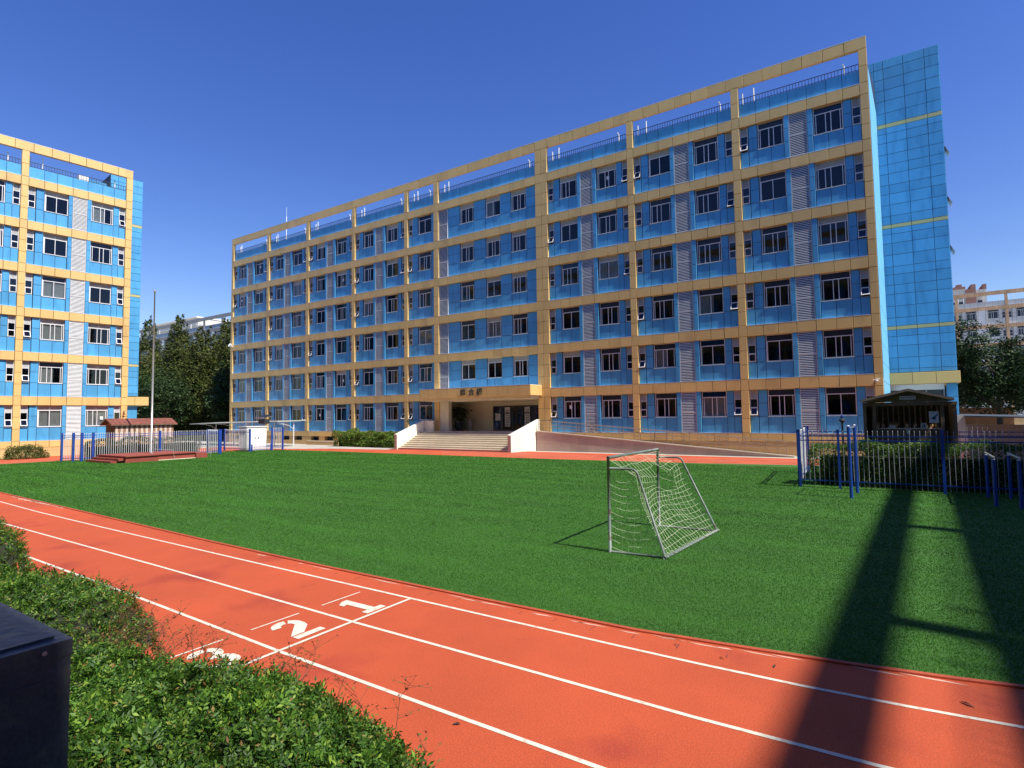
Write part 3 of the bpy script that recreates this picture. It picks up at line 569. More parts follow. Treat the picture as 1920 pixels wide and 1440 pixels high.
# sign characters
def char_mesh(ch, size, mat, name):
    cu = bpy.data.curves.new(name, 'FONT'); cu.body = ch; cu.size = size; cu.extrude = .025; cu.offset = .012; cu.resolution_u = 3
    o = bpy.data.objects.new(name, cu); COL.objects.link(o); bpy.context.view_layer.update()
    dg = bpy.context.evaluated_depsgraph_get(); me = bpy.data.meshes.new_from_object(o.evaluated_get(dg)); bpy.data.objects.remove(o)
    me.materials.clear(); me.materials.append(mat); return me
for ch, x in (('综', -32.86), ('合', -31.86), ('楼', -30.92)):
    o = obj('sign_letter', char_mesh(ch, .66, DARKF, 'sign_letter'), mainb.root, (x, -2.03, 5.04)); o.rotation_euler = (R(90), 0, 0)
mainb.emit()

# --- left wing ------------------------------------------------------
phi = .11813
lw = Building('classroom_building', 'six storey blue and tan block at the field end, its sunlit windows with white curtains', (-61.57, 24.985, 0), math.pi / 2 - phi, 1.43)
for a, b in ((0.02 - .02, .55), (-7.93, -7.40), (-15.86, -15.33), (-23.79, -23.26)): lw.pillar(a, b)
for a, b in ((-7.40, 0.0), (-15.33, -7.93), (-23.26, -15.86)):
    J = lw.js(a, b)
    for k in range(6): lw.bay(a, b, k); lw.beam(k + 1, a, b, J)
    lw.plinth(a, b, J, vents=False); lw.parapet(a, b, J)
lw.topbeam(-23.79, .55); lw.shell(-23.79, .55, 16, rooms=[-7.66, -15.6])
tower(lw, [.56, 1.3, 2.5, 3.62], [z - .1 for z in rowsT], 7.5, 29.95, 0, (9.0, 16.75, 24.58), (.56, 4.62, 4.74, 5.70))
m_ = MB(); m_.box(.6, 2.6, 8.2, 8.3, 0, 4.7, GLASS); m_.box(2.7, 3.6, 7.6, 8.4, 0, 4.7, BLUE); m_.box(.6, 2.6, 10, 10.1, 0, 4.7, CREAM); m_.build('glass_entrance', lw.root)
m_ = MB(); m_.box(-3.2, -1.0, 2.5, 6, 24.9, 26.9, BLUE); m_.box(-3.4, -2.6, 2.2, 3.0, 26.5, 27.0, WHITEG); m_.build('roof_hut', lw.root)
m_ = MB(); m_.tube([(.25, -.05, 4.0), (.18, -.3, 3.8), (.3, -.15, 3.7)], .05, DARKF, 6); m_.build('wall_lamp', lw.root)
lw.emit()

# --- wings standing beside and behind the viewpoint (they cast the shadows on the field) -------
rw = Building('office_building', 'blue and tan block beside the field whose roof frame shadow falls on the turf', (18.605, -10.0, 0), R(-93.15), 1.57, full=False)
def wing(bd, x0, n, rail=True, depth=14, w=7.7, pw=.5):
    x = x0
    for i in range(n):
        bd.pillar(x, x + pw); a, b = x + pw, x + pw + w; J = bd.js(a, b)
        for k in range(6): bd.bay(a, b, k); bd.beam(k + 1, a, b, J)
        bd.plinth(a, b, J, vents=False); bd.parapet(a, b, J, rail=rail); x = b
    bd.pillar(x, x + pw); bd.topbeam(x0, x + pw); bd.shell(x0, x + pw, depth, fl=False); return x + pw
# local x runs towards -Y here: pillars land at world y 7.7 and 15.9
wing(rw, -42.5 - .0, 5); rw.emit()
sw_ = Building('south_building', 'six storey blue and tan block on the near side of the track, behind the viewpoint', (14.2, -.75, 0), math.pi, 1.57, full=False)
wing(sw_, -8.0, 11, rail=False); sw_.emit()
# far blocks
SHADEBL = pm('shaded_blue_panel', (.16, .24, .34), .6, .15, .3, island=.06)  # far block faces away from the sun; shade put into its panel and beam colours
fb = Building('distant_school_block', 'shaded grey-blue block with open roof frame rising behind the conifers', (-182, 75, 0), 0, 2.2, full=False, blue=SHADEBL, tan=pm('shaded_tan', (.22, .23, .24), .6, .15, .3))
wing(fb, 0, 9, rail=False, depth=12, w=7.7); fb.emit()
WPAN = pm('white_wall_panel', (.52, .52, .50), .6, .15, .3, island=.05)
rb = Building('distant_white_block', 'white walled block with stained tan beams and open roof frame beyond the big tree', (6.5, 155, 0), R(-1.5), 1.6, full=False, blue=WPAN, tan=pm('stained_tan', (.50, .32, .18), .7, .3, .8, stretch=.5))
wing(rb, 0, 5, rail=False, depth=12); rb.emit()
def simple_tower(name, label, loc, parts, cat='building'):
    t = thing(name, label, cat, loc)
    for nm, bx, mat in parts: m_ = MB(); m_.box(*bx, mat); m_.build(nm, t)
    return t
BRK = pm('brick_tower', (.27, .14, .11), .8, .2, .5); PW = pm('tower_pale', (.55, .54, .50), .7, .12, .3)
t = thing('apartment_tower', 'white and red brown apartment tower with stepped brown roof, far behind the white block', 'building', (29.0, 330, 0))
m_ = MB(); m_.box(.5, 6.4, 0, 14, 0, 59, PW); m_.box(6.4, 10.0, -1, 14, 0, 58.5, BRK); m_.box(10.0, 13.8, 0, 14, 0, 58, PW); m_.build('wall', t)
m_ = MB(); m_.box(.5, 6.4, -.3, 14, 59, 60, BRK); m_.box(3.2, 5.2, 0, 10, 60, 61.2, BRK); m_.box(8.2, 10.0, -1, 13, 58.5, 60.5, BRK); m_.box(12.6, 13.9, -.2, 12, 58, 60.3, BRK); m_.build('roof', t)
for k in range(17):
    z = 5 + k * 3.1
    for x in (1.2, 3.8): m_ = MB(); m_.box(x, x + 1.5, -.06, .05, z, z + 1.5, BLINDD); m_.build('window', t)
    m_ = MB(); m_.box(10.6, 12.2, -.06, .05, z, z + 1.6, BLINDD); m_.box(10.4, 12.4, -.7, -.01, z - .35, z, PW); m_.build('window', t)
t = thing('pale_roof_block', 'pale sunlit block with grey roof parapet bands, seen over the conifers', 'building', (-285, 125, 0))
m_ = MB(); m_.box(0, 45, 0, 20, 0, 43, PW); m_.build('wall', t)
m_ = MB(); m_.box(-.5, 45.5, -.5, 20.5, 43, 43.6, GREYP); m_.box(0, 45, .5, 20, 43.6, 46.5, PW); m_.box(-.3, 45.3, -.3, 20, 46.5, 47.0, WHITEG); m_.build('roof', t)
for i in range(9):
    for k in range(3): m_ = MB(); m_.box(1.5 + i * 4.9, 4.5 + i * 4.9, -.05, .1, 31 + k * 3.9, 32.6 + k * 3.9, BLINDD); m_.build('window', t)

# ---------------------------------------------------------------- stairs and ramp
st = thing('entrance_stairs', 'wide pale stone steps with white cheek walls leading up to the porch', 'stairs', (0, 0, 0))
y0 = 39.35
for i in range(9):
    m_ = MB(); zt = 1.6 * (i + 1) / 9; ya = y0 + i * .36; m_.box(-38.75, -26.1, ya, ya + .36 if i < 8 else 43.46, 0, zt - .035, TREADM); m_.box(-38.75, -26.1, ya - .03, ya + .36 if i < 8 else 43.46, zt - .035, zt, STONEP); m_.build('step', st)
WST = pm('white_stone', (.78, .77, .67), .6, .08, .8, .1, 20)
def cheek(x0f, x1f, x0b, x1b):
    m_ = MB(); prof = [(39.2, 0), (39.2, 1.42), (42.75, 2.7), (42.75, 0)]
    V = []
    for (y, z) in prof:
        f = (y - 39.2) / 3.55; V.append((x0f + (x0b - x0f) * f, y, z))
    for (y, z) in prof:
        f = (y - 39.2) / 3.55; V.append((x1f + (x1b - x1f) * f, y, z))
    m_.add(V, [(0, 1, 2, 3), (7, 6, 5, 4), (1, 5, 6, 2), (3, 2, 6, 7)], WST); m_.add(V, [(0, 4, 5, 1)], STONEB); return m_
cheek(-39.1, -38.78, -38.85, -38.55).build('cheek_wall', st)
cheek(-26.08, -25.74, -25.35, -25.05).build('cheek_wall', st)
m_ = MB(); m_.box(-38.54, -37.35, 42.8, 43.0, 1.6, 2.68, STONEP); m_.build('return_wall', st)
rp = thing('access_ramp', 'long brown tiled access ramp sloping down to the right beside the stairs', 'ramp', (0, 0, 0))
zr = lambda x: max(.04, 1.71 - (x + 25.1) * .0821)
m_ = MB(); m_.add([(-25.04, 42.24, 0), (-5.0, 42.24, 0), (-5.0, 42.24, zr(-5) - .05), (-25.04, 42.24, zr(-25.04) - .05), (-25.04, 43.42, 0), (-5, 43.42, 0), (-5, 43.42, zr(-5) - .05), (-25.04, 43.42, zr(-25.04) - .05)], [(0, 1, 2, 3), (3, 2, 6, 7), (1, 5, 6, 2), (0, 3, 7, 4)], STONEB); m_.build('ramp_body', rp)
m_ = MB(); m_.add([(-25.04, 42.17, zr(-25.04) - .05), (-4.9, 42.17, zr(-4.9) - .04), (-4.9, 42.17, zr(-4.9) + .03), (-25.04, 42.17, zr(-25.04) + .03), (-25.04, 42.4, zr(-25.04) - .05), (-4.9, 42.4, zr(-4.9) - .04), (-4.9, 42.4, zr(-4.9) + .03), (-25.04, 42.4, zr(-25.04) + .03)], [(0, 1, 2, 3), (3, 2, 6, 7), (1, 5, 6, 2), (0, 3, 7, 4), (0, 4, 5, 1)], STONEP); m_.build('kerb_cap', rp)
w_ = .8
for r_ in range(3):
    x = -25.02
    while x < -5.2:
        xa, xb = x, min(x + w_, -5.0); za, zb = r_ * .62, (r_ + 1) * .62; t0, t1 = zr(xa) - .06, zr(xb) - .06; x += w_
        if t1 - za < .06: continue
        m_ = MB(); ga = .006; m_.add([(xa + ga, 42.225, za + ga), (xb - ga, 42.225, za + ga), (xb - ga, 42.225, min(zb - ga, t1)), (xa + ga, 42.225, min(zb - ga, t0)), (xa + ga, 42.239, za + ga), (xb - ga, 42.239, za + ga), (xb - ga, 42.239, min(zb - ga, t1)), (xa + ga, 42.239, min(zb - ga, t0))], [(0, 1, 2, 3), (3, 2, 6, 7), (1, 5, 6, 2), (0, 3, 7, 4)], STONEB); m_.build('tile', rp)
rl = thing('ramp_railing', 'thin steel handrail with posts running along the ramp edge', 'railing', (0, 0, 0))
xs = [-24.9 + i * 1.3 for i in range(16)]
for y, sh in ((42.30, 0), (43.25, .6)):
    for x in xs: 
        m_ = MB(); m_.tube([(x + sh, y, zr(x + sh)), (x + sh, y, zr(x + sh) + .92)], .022, STEEL, 6); m_.build('post', rl)
    for h_ in (.92, .62, .38):
        m_ = MB(); m_.tube([(xs[0] + sh, y, zr(xs[0] + sh) + h_), (xs[-1] + sh, y, zr(xs[-1] + sh) + h_)], .022 if h_ > .9 else .014, STEEL, 6); m_.build('rail', rl)
# low yellow retaining wall left of the hedge
m_ = MB(); m_.box(-56.5, -50.9, 42.3, 43.4, 0, .42, TANB); m_.box(-56.5, -50.9, 42.28, 42.5, .42, .47, STONEP); tag(m_.build('low_wall'), 'low tan retaining wall at the foot of the main building', 'wall')

# ---------------------------------------------------------------- football goal
gx0, gx1 = -5.06, -3.80; ya, yb = 11.60, 14.88; gh = 2.06
GPI = pm('goal_paint', (.15, .19, .165), .45, .3, 6, .2, 60, col2=(.10, .08, .06), c2scale=5, c2lo=.58, c2hi=.66)
gxr = lambda y: -3.84 + (y - ya) / (yb - ya) * .26
goal = thing('football_goal', 'small pale green metal football goal with torn white net on the turf', 'goal', (0, 0, 0))
def gb(name, pts, r): m_ = MB(); m_.tube(pts, r, GPI, 10); return m_.build(name, goal, smooth=True)
for y in (ya, yb): gb('post', [(gx0, y, .01), (gx0, y, gh + .02)], .034)
gb('crossbar', [(gx0, ya - .03, gh), (gx0, yb + .03, gh)], .034)
for y in (ya, yb):
    pts = [(gx0 + .03, y, gh - .23 if y == ya else gh - .20)]
    zz = pts[0][2]
    for i in range(7):
        a = math.pi / 2 * i / 6 * .78; pts.append((gx0 + .52 + .16 * math.sin(a), y, zz - .16 * (1 - math.cos(a))))
    pts.append((gxr(y), y, .06)); gb('side_stay', pts, .026); gb('ground_bar', [(gx0, y, .03), (gxr(y), y, .04)], .024)
gb('rear_bar', [(gxr(ya), ya - .05, .045), (gxr(yb), yb + .05, .045)], .034)
NET = pm('net_cord', (.55, .62, .42), .8, .15, 3)
netm = MB()
def surf(u, v, gx1=None):   # u 0..1 across width, v 0 top front .. 1 rear bar
    sag = math.sin(math.pi * u); gx1 = gxr(ya + (yb - ya) * u)
    if v < .2: f = v / .2; x = gx0 + .03 + f * .55; z = gh - .05 - f * .32 - .18 * sag * f
    else: f = (v - .2) / .8; x = gx0 + .58 + f * (gx1 - gx0 - .58) - .28 * math.sin(math.pi * f) * (.3 + sag); z = (gh - .37) * (1 - f) ** .95 + .05 * f - .18 * sag * (1 - f) 
    z = z - .10 * math.sin(u * 9) * math.sin(math.pi * f) * .5
    return Vector((x + .03 * mnoise.noise(Vector((u * 7, v * 7, 1))), ya + (yb - ya) * u + .10 * mnoise.noise(Vector((u * 5, v * 6, 4))), max(.03, z + .05 * mnoise.noise(Vector((u * 6, v * 6, 9))))))
nu, nv = 19, 16
hole = lambda u, v: (mnoise.noise(Vector((u * 3.1, v * 2.3, 2.2))) > .45)
for i in range(nu + 1):
    for j in range(nv):
        u, v0, v1 = i / nu, j / nv, (j + 1) / nv
        if hole(u, v0): continue
        netm.tube([surf(u, v0), surf(u, v1)], .0027, NET, 3, False)
for j in range(nv + 1):
    for i in range(nu):
        v, u0, u1 = j / nv, i / nu, (i + 1) / nu
        if hole(u0, v): continue
        netm.tube([surf(u0, v), surf(u1, v)], .0027, NET, 3, False)
for y, z1 in ((ya, gh - .23), (yb, gh - .20)):          # side nets
    gx1 = gxr(y)
    for i in range(1, 9):
        x = gx0 + i * .14; zt = min(z1, max(.05, (gx1 - x) / (gx1 - gx0 - .62) * z1)); prev = None
        for q in range(7):
            p = Vector((x + .03 * mnoise.noise(Vector((q * .7, i, y))), y + .05 * mnoise.noise(Vector((q, i * 2., y))), .04 + (zt - .04) * q / 6))
            if prev is not None and random.random() < .85: netm.tube([prev, p], .003, NET, 3, False)
            prev = p
    for q in range(1, 12):
        z = q * .15; xe = min(gx1, gx1 - (z / z1) * (gx1 - gx0 - .62)) if z < z1 else gx0
        if z > z1 - .05: continue
        prev = None
        for k in range(6):
            f = k / 5; p = Vector((gx0 + (xe - gx0) * f, y + .05 * mnoise.noise(Vector((q, k * 1., y))), z - .12 * math.sin(math.pi * f)))
            if prev is not None and random.random() < .88: netm.tube([prev, p], .003, NET, 3, False)
            prev = p
for i in range(16):                                   # loose loops lashed round the rear bar
    y = ya + (yb - ya) * i / 15; gx1 = gxr(y); netm.tube([(gx1 - .05, y, .10), (gx1 + .06, y + .06, .05), (gx1 + .03, y + .14, .02), (gx1 - .04, y + .2, .09)], .005, NET, 3, False)
netm.build('net', goal)

# ---------------------------------------------------------------- fences
PMESH = {}
def fence(name, label, pts, h=2.27, sp=.165, posts=None, rails=(.3, 1.88, 2.05), pick=PICK, post_r=.045, group=None, tops=True, prad=.011):
    f = thing(name, label, 'fence', (pts[0][0], pts[0][1], 0), 0, group); o0 = Vector((pts[0][0], pts[0][1], 0))
    k = (h, prad, pick.name)
    if k not in PMESH:
        m_ = MB(); m_.tube([(0, 0, .09), (0, 0, h - .06)], prad, pick, 6); m_.tube([(0, 0, h - .06), (0, 0, h - .03), (0, 0, h)], [prad * 1.7, prad * 1.6, .003], pick, 6); PMESH[k] = m_.mesh('picket')
        m2 = MB(); m2.box(-post_r, post_r, -post_r, post_r, .0, h + .02, BLUEF); m2.box(-post_r - .008, post_r + .008, -post_r - .008, post_r + .008, h + .02, h + .04, BLUEF); PMESH[k + ('p',)] = m2.mesh('post')
    for (a, b) in zip(pts[:-1], pts[1:]):
        a = Vector((*a, 0)); b = Vector((*b, 0)); d = b - a; L_ = d.length; n = max(1, round(L_ / sp)); dn = d.normalized()
        for i in range(1, n):
            o = obj('picket', PMESH[k], f, a + d * i / n - o0); o.rotation_euler = (random.gauss(0, .004), random.gauss(0, .004), 0)
        for z in rails:
            m_ = MB(); M_ = Matrix.Translation(a - o0) @ Matrix.Rotation(math.atan2(d.y, d.x), 4, 'Z'); m_.box(0, L_, -.018, .018, z - .02, z + .02, BLUEF, M_); m_.build('rail', f)
    for p in posts or pts:
        o = obj('post', PMESH[k + ('p',)], f, Vector((*p, 0)) - o0); o.rotation_euler.z = .05
    return f
fence('metal_fence', 'blue railed picket fence with thin white pickets beside the tall blue bars', [(-2.8, 25.55), (-1.42, 25.5), (1.83, 25.45), (8.6, 25.45), (12, 25.45)], posts=[(-2.8, 25.55), (-1.42, 25.5), (1.83, 25.45), (6.3, 25.45), (10.5, 25.45)], pick=PICKSH, prad=.0095)
fence('metal_fence', 'side run of the blue fence going back from its left corner post', [(-2.86, 25.7), (-3.0, 28.6), (-3.15, 31.4)], h=2.27)
fence('metal_fence', 'rear run of the blue fence behind the dark wooden stand', [(-3.05, 31.5), (2.0, 31.5), (7.0, 31.5), (12, 31.5)], h=2.27, pick=PICKSH, prad=.0095)
fence('metal_fence', 'white picket fence with blue posts running behind the red podium', [(-52.9, 17.5), (-51.9, 17.9), (-51.2, 18.2), (-51.25, 18.95), (-50.6, 23.5), (-49.8, 28.1)], h=2.15, sp=.15, prad=.018, rails=(.25, 1.82, 1.98), post_r=.07)
fence('metal_fence', 'white picket fence turning away at the right end of the long run', [(-49.9, 28.3), (-53.0, 28.8)], h=2.15, sp=.15, prad=.018, rails=(.25, 1.82, 1.98), post_r=.07)
fence('metal_fence', 'short white picket fence left of the white cabinet', [(-54.3, 31.2), (-50.05, 31.2)], h=2.1, sp=.15, prad=.018, rails=(.25, 1.8, 1.96), post_r=.07)
fence('metal_fence', 'short white picket fence right of the white cabinet', [(-49.95, 33.45), (-49.75, 34.5)], h=2.2, sp=.15, prad=.018, rails=(.25, 1.8, 1.96), post_r=.07)
fence('metal_fence', 'knee high picket fence in front of the white cabinet', [(-49.95, 31.35), (-49.95, 33.35)], h=.62, sp=.13, prad=.026, rails=(.15, .4), post_r=.045)
# bars
def bar_frame(name, label, posts, h, r, railmat, rr=.03, group=None, cat='exercise bar'):
    t = thing(name, label, cat, (posts[0][0], posts[0][1], 0), 0, group); o0 = Vector((posts[0][0], posts[0][1], 0))
    for p in posts: m_ = MB(); m_.tube([(p[0] - o0.x, p[1] - o0.y, 0), (p[0] - o0.x, p[1] - o0.y, h)], r, BLUEF, 12); m_.tube([(p[0] - o0.x, p[1] - o0.y, h), (p[0] - o0.x, p[1] - o0.y, h + .03)], [r * .95, r * .4], pm('cap_white', (.7, .7, .7), .4, .1), 10); m_.build('post', t, smooth=False)
    return t, o0
t, o0 = bar_frame('pull_up_bar', 'tall blue double post pull-up bar with white caps in front of the fence', [(-.95, 22.88), (-.82, 24.4)], 2.50, .055, STEEL)
m_ = MB(); m_.tube([Vector((-.95, 22.88, 2.44)) - o0, Vector((-.82, 24.4, 2.44)) - o0], .02, GREYP, 8); m_.build('crossbar', t)
t, o0 = bar_frame('parallel_bars', 'blue waist high parallel bars with pale rails at the shaded field edge', [(2.88, 22.82), (2.98, 25.15), (3.46, 22.75), (3.56, 25.1)], 1.46, .05, STEEL)
RAILW = pm('rail_cream', (.62, .58, .42), .5, .1)
for xa, xb, y1, y2 in ((2.88, 2.98, 22.6, 25.3), (3.46, 3.56, 22.55, 25.25)): m_ = MB(); m_.tube([Vector((xa, y1, 1.53)) - o0, Vector((xb, y2, 1.53)) - o0], .028, RAILW, 8); m_.build('rail', t)

# ---------------------------------------------------------------- wooden stand on the right
WD = pm('dark_wood', (.17, .11, .065), .8, .35, 4, .4, 40, island=.25, stretch=.3); WB = pm('batten_wood', (.58, .50, .40), .8, .3, 4, .3, 40, island=.15); WSH = pm('roof_shingle', (.24, .19, .15), .9, .3, 3, .4, 30)
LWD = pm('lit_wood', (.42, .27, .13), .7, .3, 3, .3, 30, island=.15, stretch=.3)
sh = thing('wooden_stand', 'open fronted dark wooden stand with gabled roof behind the hedge and blue fence', 'stand', (1.0, 28.5, 0))
for x in (-1.55, -1.2, 1.1, 1.5): m_ = MB(); m_.box(x - .06, x + .06, -.06, .06, 0, 3.36, WD); m_.build('post', sh)
for x in (-1.5, 1.45): m_ = MB(); m_.box(x - .06, x + .06, 2.3, 2.42, 0, 3.36, WD); m_.build('post', sh)
m_ = MB(); m_.box(-1.5, 1.45, 2.36, 2.40, 0, 3.4, WD); m_.build('back_wall', sh)
for i in range(14): m_ = MB(); x = -1.3 + i * .2; m_.box(x - .028, x + .028, 2.31, 2.355, 1.0, 3.3, WB); m_.build('batten', sh)
for x in (-1.56, 1.50):
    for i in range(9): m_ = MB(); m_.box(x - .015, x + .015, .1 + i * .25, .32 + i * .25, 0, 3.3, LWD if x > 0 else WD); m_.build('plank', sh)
m_ = MB(); m_.box(-1.62, 1.58, -.1, .0, 3.22, 3.36, WD); m_.build('front_beam', sh)
for sgn in (-1, 1):
    m_ = MB(); xe = -1.62 * 1.0 if sgn < 0 else 1.45; V = [(sgn * 0, -.35, 3.92), (xe * 1.02, -.35, 3.5), (xe * 1.02, 2.7, 3.5), (0, 2.7, 3.92)]; V += [(a, b, c - .10) for a, b, c in V]
    m_.add(V, [(0, 1, 2, 3), (7, 6, 5, 4), (0, 4, 5, 1), (1, 5, 6, 2), (2, 6, 7, 3), (3, 7, 4, 0)], WSH); m_.build('roof_slope', sh)
m_ = MB(); m_.add([(-1.5, -.12, 3.38), (1.4, -.12, 3.38), (0, -.12, 3.80)], [(0, 1, 2)], WD); m_.add([(-1.5, -.08, 3.38), (1.4, -.08, 3.38), (0, -.08, 3.80)], [(2, 1, 0)], WD); m_.build('gable', sh)
m_ = MB(); m_.box(-1.15, 1.1, .2, .55, 2.25, 2.29, WB); m_.box(-1.15, 1.1, .2, .25, .0, 2.24, WD); m_.build('shelf', sh)
SGN = pm('sign_board', (.55, .55, .52), .7, .2, 6)
m_ = MB(); m_.box(.70, 1.25, 28.30, 28.33, 3.47, 3.62, SGN); 
for i in range(7): m_.box(.76 + i * .065, .80 + i * .065, 28.292, 28.3, 3.52, 3.57, WD)
tag(m_.build('wooden_sign'), 'pale carved board hung in the gable of the dark wooden stand', 'sign')
m_ = MB(); m_.box(1.67, 1.99, 28.60, 28.63, 2.5, 2.97, pm('poster_white', (.62, .64, .68), .5, .05))
PB = pm('poster_blue', (.03, .10, .25), .5, .1); m_.prism([(1.76, 2.72), (1.84, 2.78), (1.95, 2.86), (1.97, 2.84), (1.88, 2.74), (1.9, 2.66), (1.82, 2.62), (1.78, 2.66), (1.74, 2.66)], 0, .004, PB, Matrix.Translation((0, 28.598, 0)) @ Matrix(((1, 0, 0, 0), (0, 0, -1, 0), (0, 1, 0, 0), (0, 0, 0, 1))))
tag(m_.build('poster'), 'white poster with a dark blue bird shape hung right of the shelf', 'poster')
m_ = MB(); m_.box(1.39, 1.58, 28.72, 28.735, 2.30, 2.50, SGN); XZ = lambda y: Matrix.Translation((0, y, 0)) @ Matrix(((1, 0, 0, 0), (0, 0, -1, 0), (0, 1, 0, 0), (0, 0, 0, 1)))
for p in ([(1.42, 2.34), (1.455, 2.34), (1.495, 2.46), (1.475, 2.475)], [(1.55, 2.34), (1.515, 2.34), (1.475, 2.46), (1.495, 2.475)], [(1.45, 2.34), (1.52, 2.34), (1.52, 2.365), (1.45, 2.365)]): m_.prism(p, 0, .005, DARKF, XZ(28.718))
tag(m_.build('triangle_sign'), 'small white card with a black triangle on the stand shelf', 'sign')
CLAY = pm('clay', (.55, .32, .14), .8, .3, 8); CRD = pm('cardboard', (.34, .25, .14), .8, .2, 8)
names = [('clay_pot', 'first ochre clay pot at the left end of the stand shelf', -.10), ('clay_pot', 'second ochre clay pot from the left end of the shelf', .08), ('clay_pot', 'orange pot with dry flowers behind the white card', .36), ('clay_pot', 'clay pot with a round orange flower head', .55), ('clay_pot', 'pot with yellow flower heads at the shelf middle', .93), ('clay_pot', 'brown pot left of the triangle card', 1.2), ('clay_pot', 'small clay pot below the bird poster', 1.75), ('clay_pot', 'dark clay pot at the right end of the shelf', 1.92)]
for nm, lb, x in names:
    m_ = MB(); m_.tube([(0, 0, 0), (0, 0, .12), (0, 0, .15)], [.045, .065, .06], CLAY, 10); t = thing(nm, lb, 'pot', (x, 28.87, 2.292), 0, 'pots on the stand shelf'); m_.build('vessel', t)
    P_ = rng.normal(0, .035, (60, 3)); P_[:, 2] = P_[:, 2] + .21; obj('flower', leaves('flower', P_, .03, pm('dry_flower', (.60, .36, .10), .8, .3, 20, island=.3)), t)
m_ = MB(); m_.box(.30, .52, 28.78, 28.80, 2.295, 2.40, SGN); tag(m_.build('white_card'), 'blank white card on the shelf in front of the pots', 'card')
m_ = MB(); m_.box(.90, 1.02, 28.6, 28.7, 2.05, 2.22, SGN); m_.box(.86, 1.06, 28.58, 28.72, 2.22, 2.25, WB); tag(m_.build('feeder_box'), 'small white box hung under the middle of the shelf', 'box')
# garden lamp and white wall end
m_ = MB(); m_.tube([(-1.5, 30.5, 0), (-1.5, 30.5, 2.55)], .045, BLUEF, 8); t = thing('garden_lamp', 'blue garden lamp post with ball finial behind the hedge', 'lamp', (-1.5, 30.5, 0)); m_ = MB(); m_.tube([(0, 0, 0), (0, 0, 2.5)], .045, DARKF, 8); m_.build('pole', t); m_ = MB(); m_.tube([(0, 0, 2.5), (0, 0, 2.58), (0, 0, 2.64), (0, 0, 2.70)], [.05, .14, .12, .05], DARKF, 12); m_.tube([(0, 0, 2.70), (0, 0, 2.76), (0, 0, 2.82), (0, 0, 2.86)], [.03, .07, .06, .01], BLUEF, 10); m_.build('lamp_head', t)
# bike shelter right
t = thing('bike_shelter', 'low grey roofed shelter with white pier beyond the fence right of the tower', 'shelter', (3.6, 38, 0))
m_ = MB(); m_.add([(.1, -.5, 2.72), (9, -.5, 2.40), (9, 2.6, 2.48), (.1, 2.6, 2.80), (.1, -.5, 2.66), (9, -.5, 2.34), (9, 2.6, 2.42), (.1, 2.6, 2.74)], [(0, 1, 2, 3), (7, 6, 5, 4), (0, 4, 5, 1), (1, 5, 6, 2), (2, 6, 7, 3), (3, 7, 4, 0)], pm('sheet_grey', (.07, .08, .085), .5, .2)); m_.build('roof', t)
m_ = MB(); m_.add([(-.25, 0, 0), (.28, 0, 0), (.12, 0, 2.75), (-.25, 0, 2.75), (-.25, .4, 0), (.28, .4, 0), (.12, .4, 2.75), (-.25, .4, 2.75)], [(0, 1, 2, 3), (1, 5, 6, 2), (3, 2, 6, 7), (0, 3, 7, 4)], WST); m_.build('pier', t)
m_ = MB(); m_.box(.3, 9, 2.3, 2.4, 0, 2.2, pm('sheet_pale', (.45, .50, .50), .6, .1)); m_.build('back_wall', t)
for x in (3, 6, 8.8): m_ = MB(); m_.tube([(x, 0, 0), (x, 0, 2.5)], .04, DARKF, 6); m_.build('post', t)
m_ = MB(); m_.box(5.0, 9.6, 64, 64.4, 0, 3.2, pm('orange_wall', (.50, .24, .12), .8, .1)); tag(m_.build('garden_wall'), 'orange rendered wall seen under the big tree', 'wall')

# ---------------------------------------------------------------- left group: podium, flagpole, shed, cabinet, canopy
RED = pm('podium_red', (.26, .055, .035), .75, .2, 2, .3, 40, island=.05)
pd = thing('podium', 'low brick red platform with steps at its near end, in front of the picket fence', 'podium', (0, 0, 0))
m_ = MB(); m_.box(-50.3, -45.6, 18.9, 21.1, 0, .44, RED); m_.box(-50.35, -45.5, 18.85, 21.1, .44, .50, RED); m_.build('platform', pd)
m_ = MB(); m_.box(-50.2, -46.0, 21.1, 24.0, 0, .44, RED); m_.box(-50.3, -45.9, 21.1, 24.0, .44, .5, RED); m_.build('platform', pd)
m_ = MB(); m_.box(-45.98, -45.85, 21.12, 24.0, 0, .06, STONEP); m_.build('base_strip', pd)
m_ = MB(); m_.box(-49.9, -45.8, 24.02, 24.9, 0, .42, RED); m_.build('end_block', pd)
for i in range(2): m_ = MB(); m_.box(-50.2 + .0, -46.1 + .25 * i, 18.15 + i * .38, 18.85, 0 if i == 0 else .171, .17 * (i + 1), RED); m_.build('step', pd)
t = thing('flagpole', 'tall slim steel flagpole standing on the red podium', 'flagpole', (-48.3, 21.8, .5))
m_ = MB(); m_.tube([(0, 0, 0), (0, 0, 7), (0, 0, 12.8)], [.085, .07, .045], pm('pole_steel', (.50, .48, .44), .28, .1, metal=.6), 10); m_.build('pole', t, smooth=True)
m_ = MB(); m_.tube([(0, 0, 12.8), (0, 0, 12.86), (0, 0, 12.95), (0, 0, 13.02)], [.05, .10, .10, .03], GREYP, 10); m_.build('finial', t)
m_ = MB(); m_.tube([(.09, 0, .9), (.2, 0, 1.0), (.22, 0, 1.15)], .02, GREYP, 6); m_.build('cleat', t)
# low broken handrail on podium corner
m_ = MB(); m_.tube([(-45.9, 20.7, .1), (-45.9, 20.9, .9), (-45.9, 22.3, .75), (-45.9, 22.4, 0)], .018, GREYP, 6); m_.tube([(-45.9, 25.2, 0), (-45.9, 25.2, .6)], .02, GREYP, 6); tag(m_.build('low_rail'), 'thin bent metal rail at the podium corner beside the flagpole', 'rail')
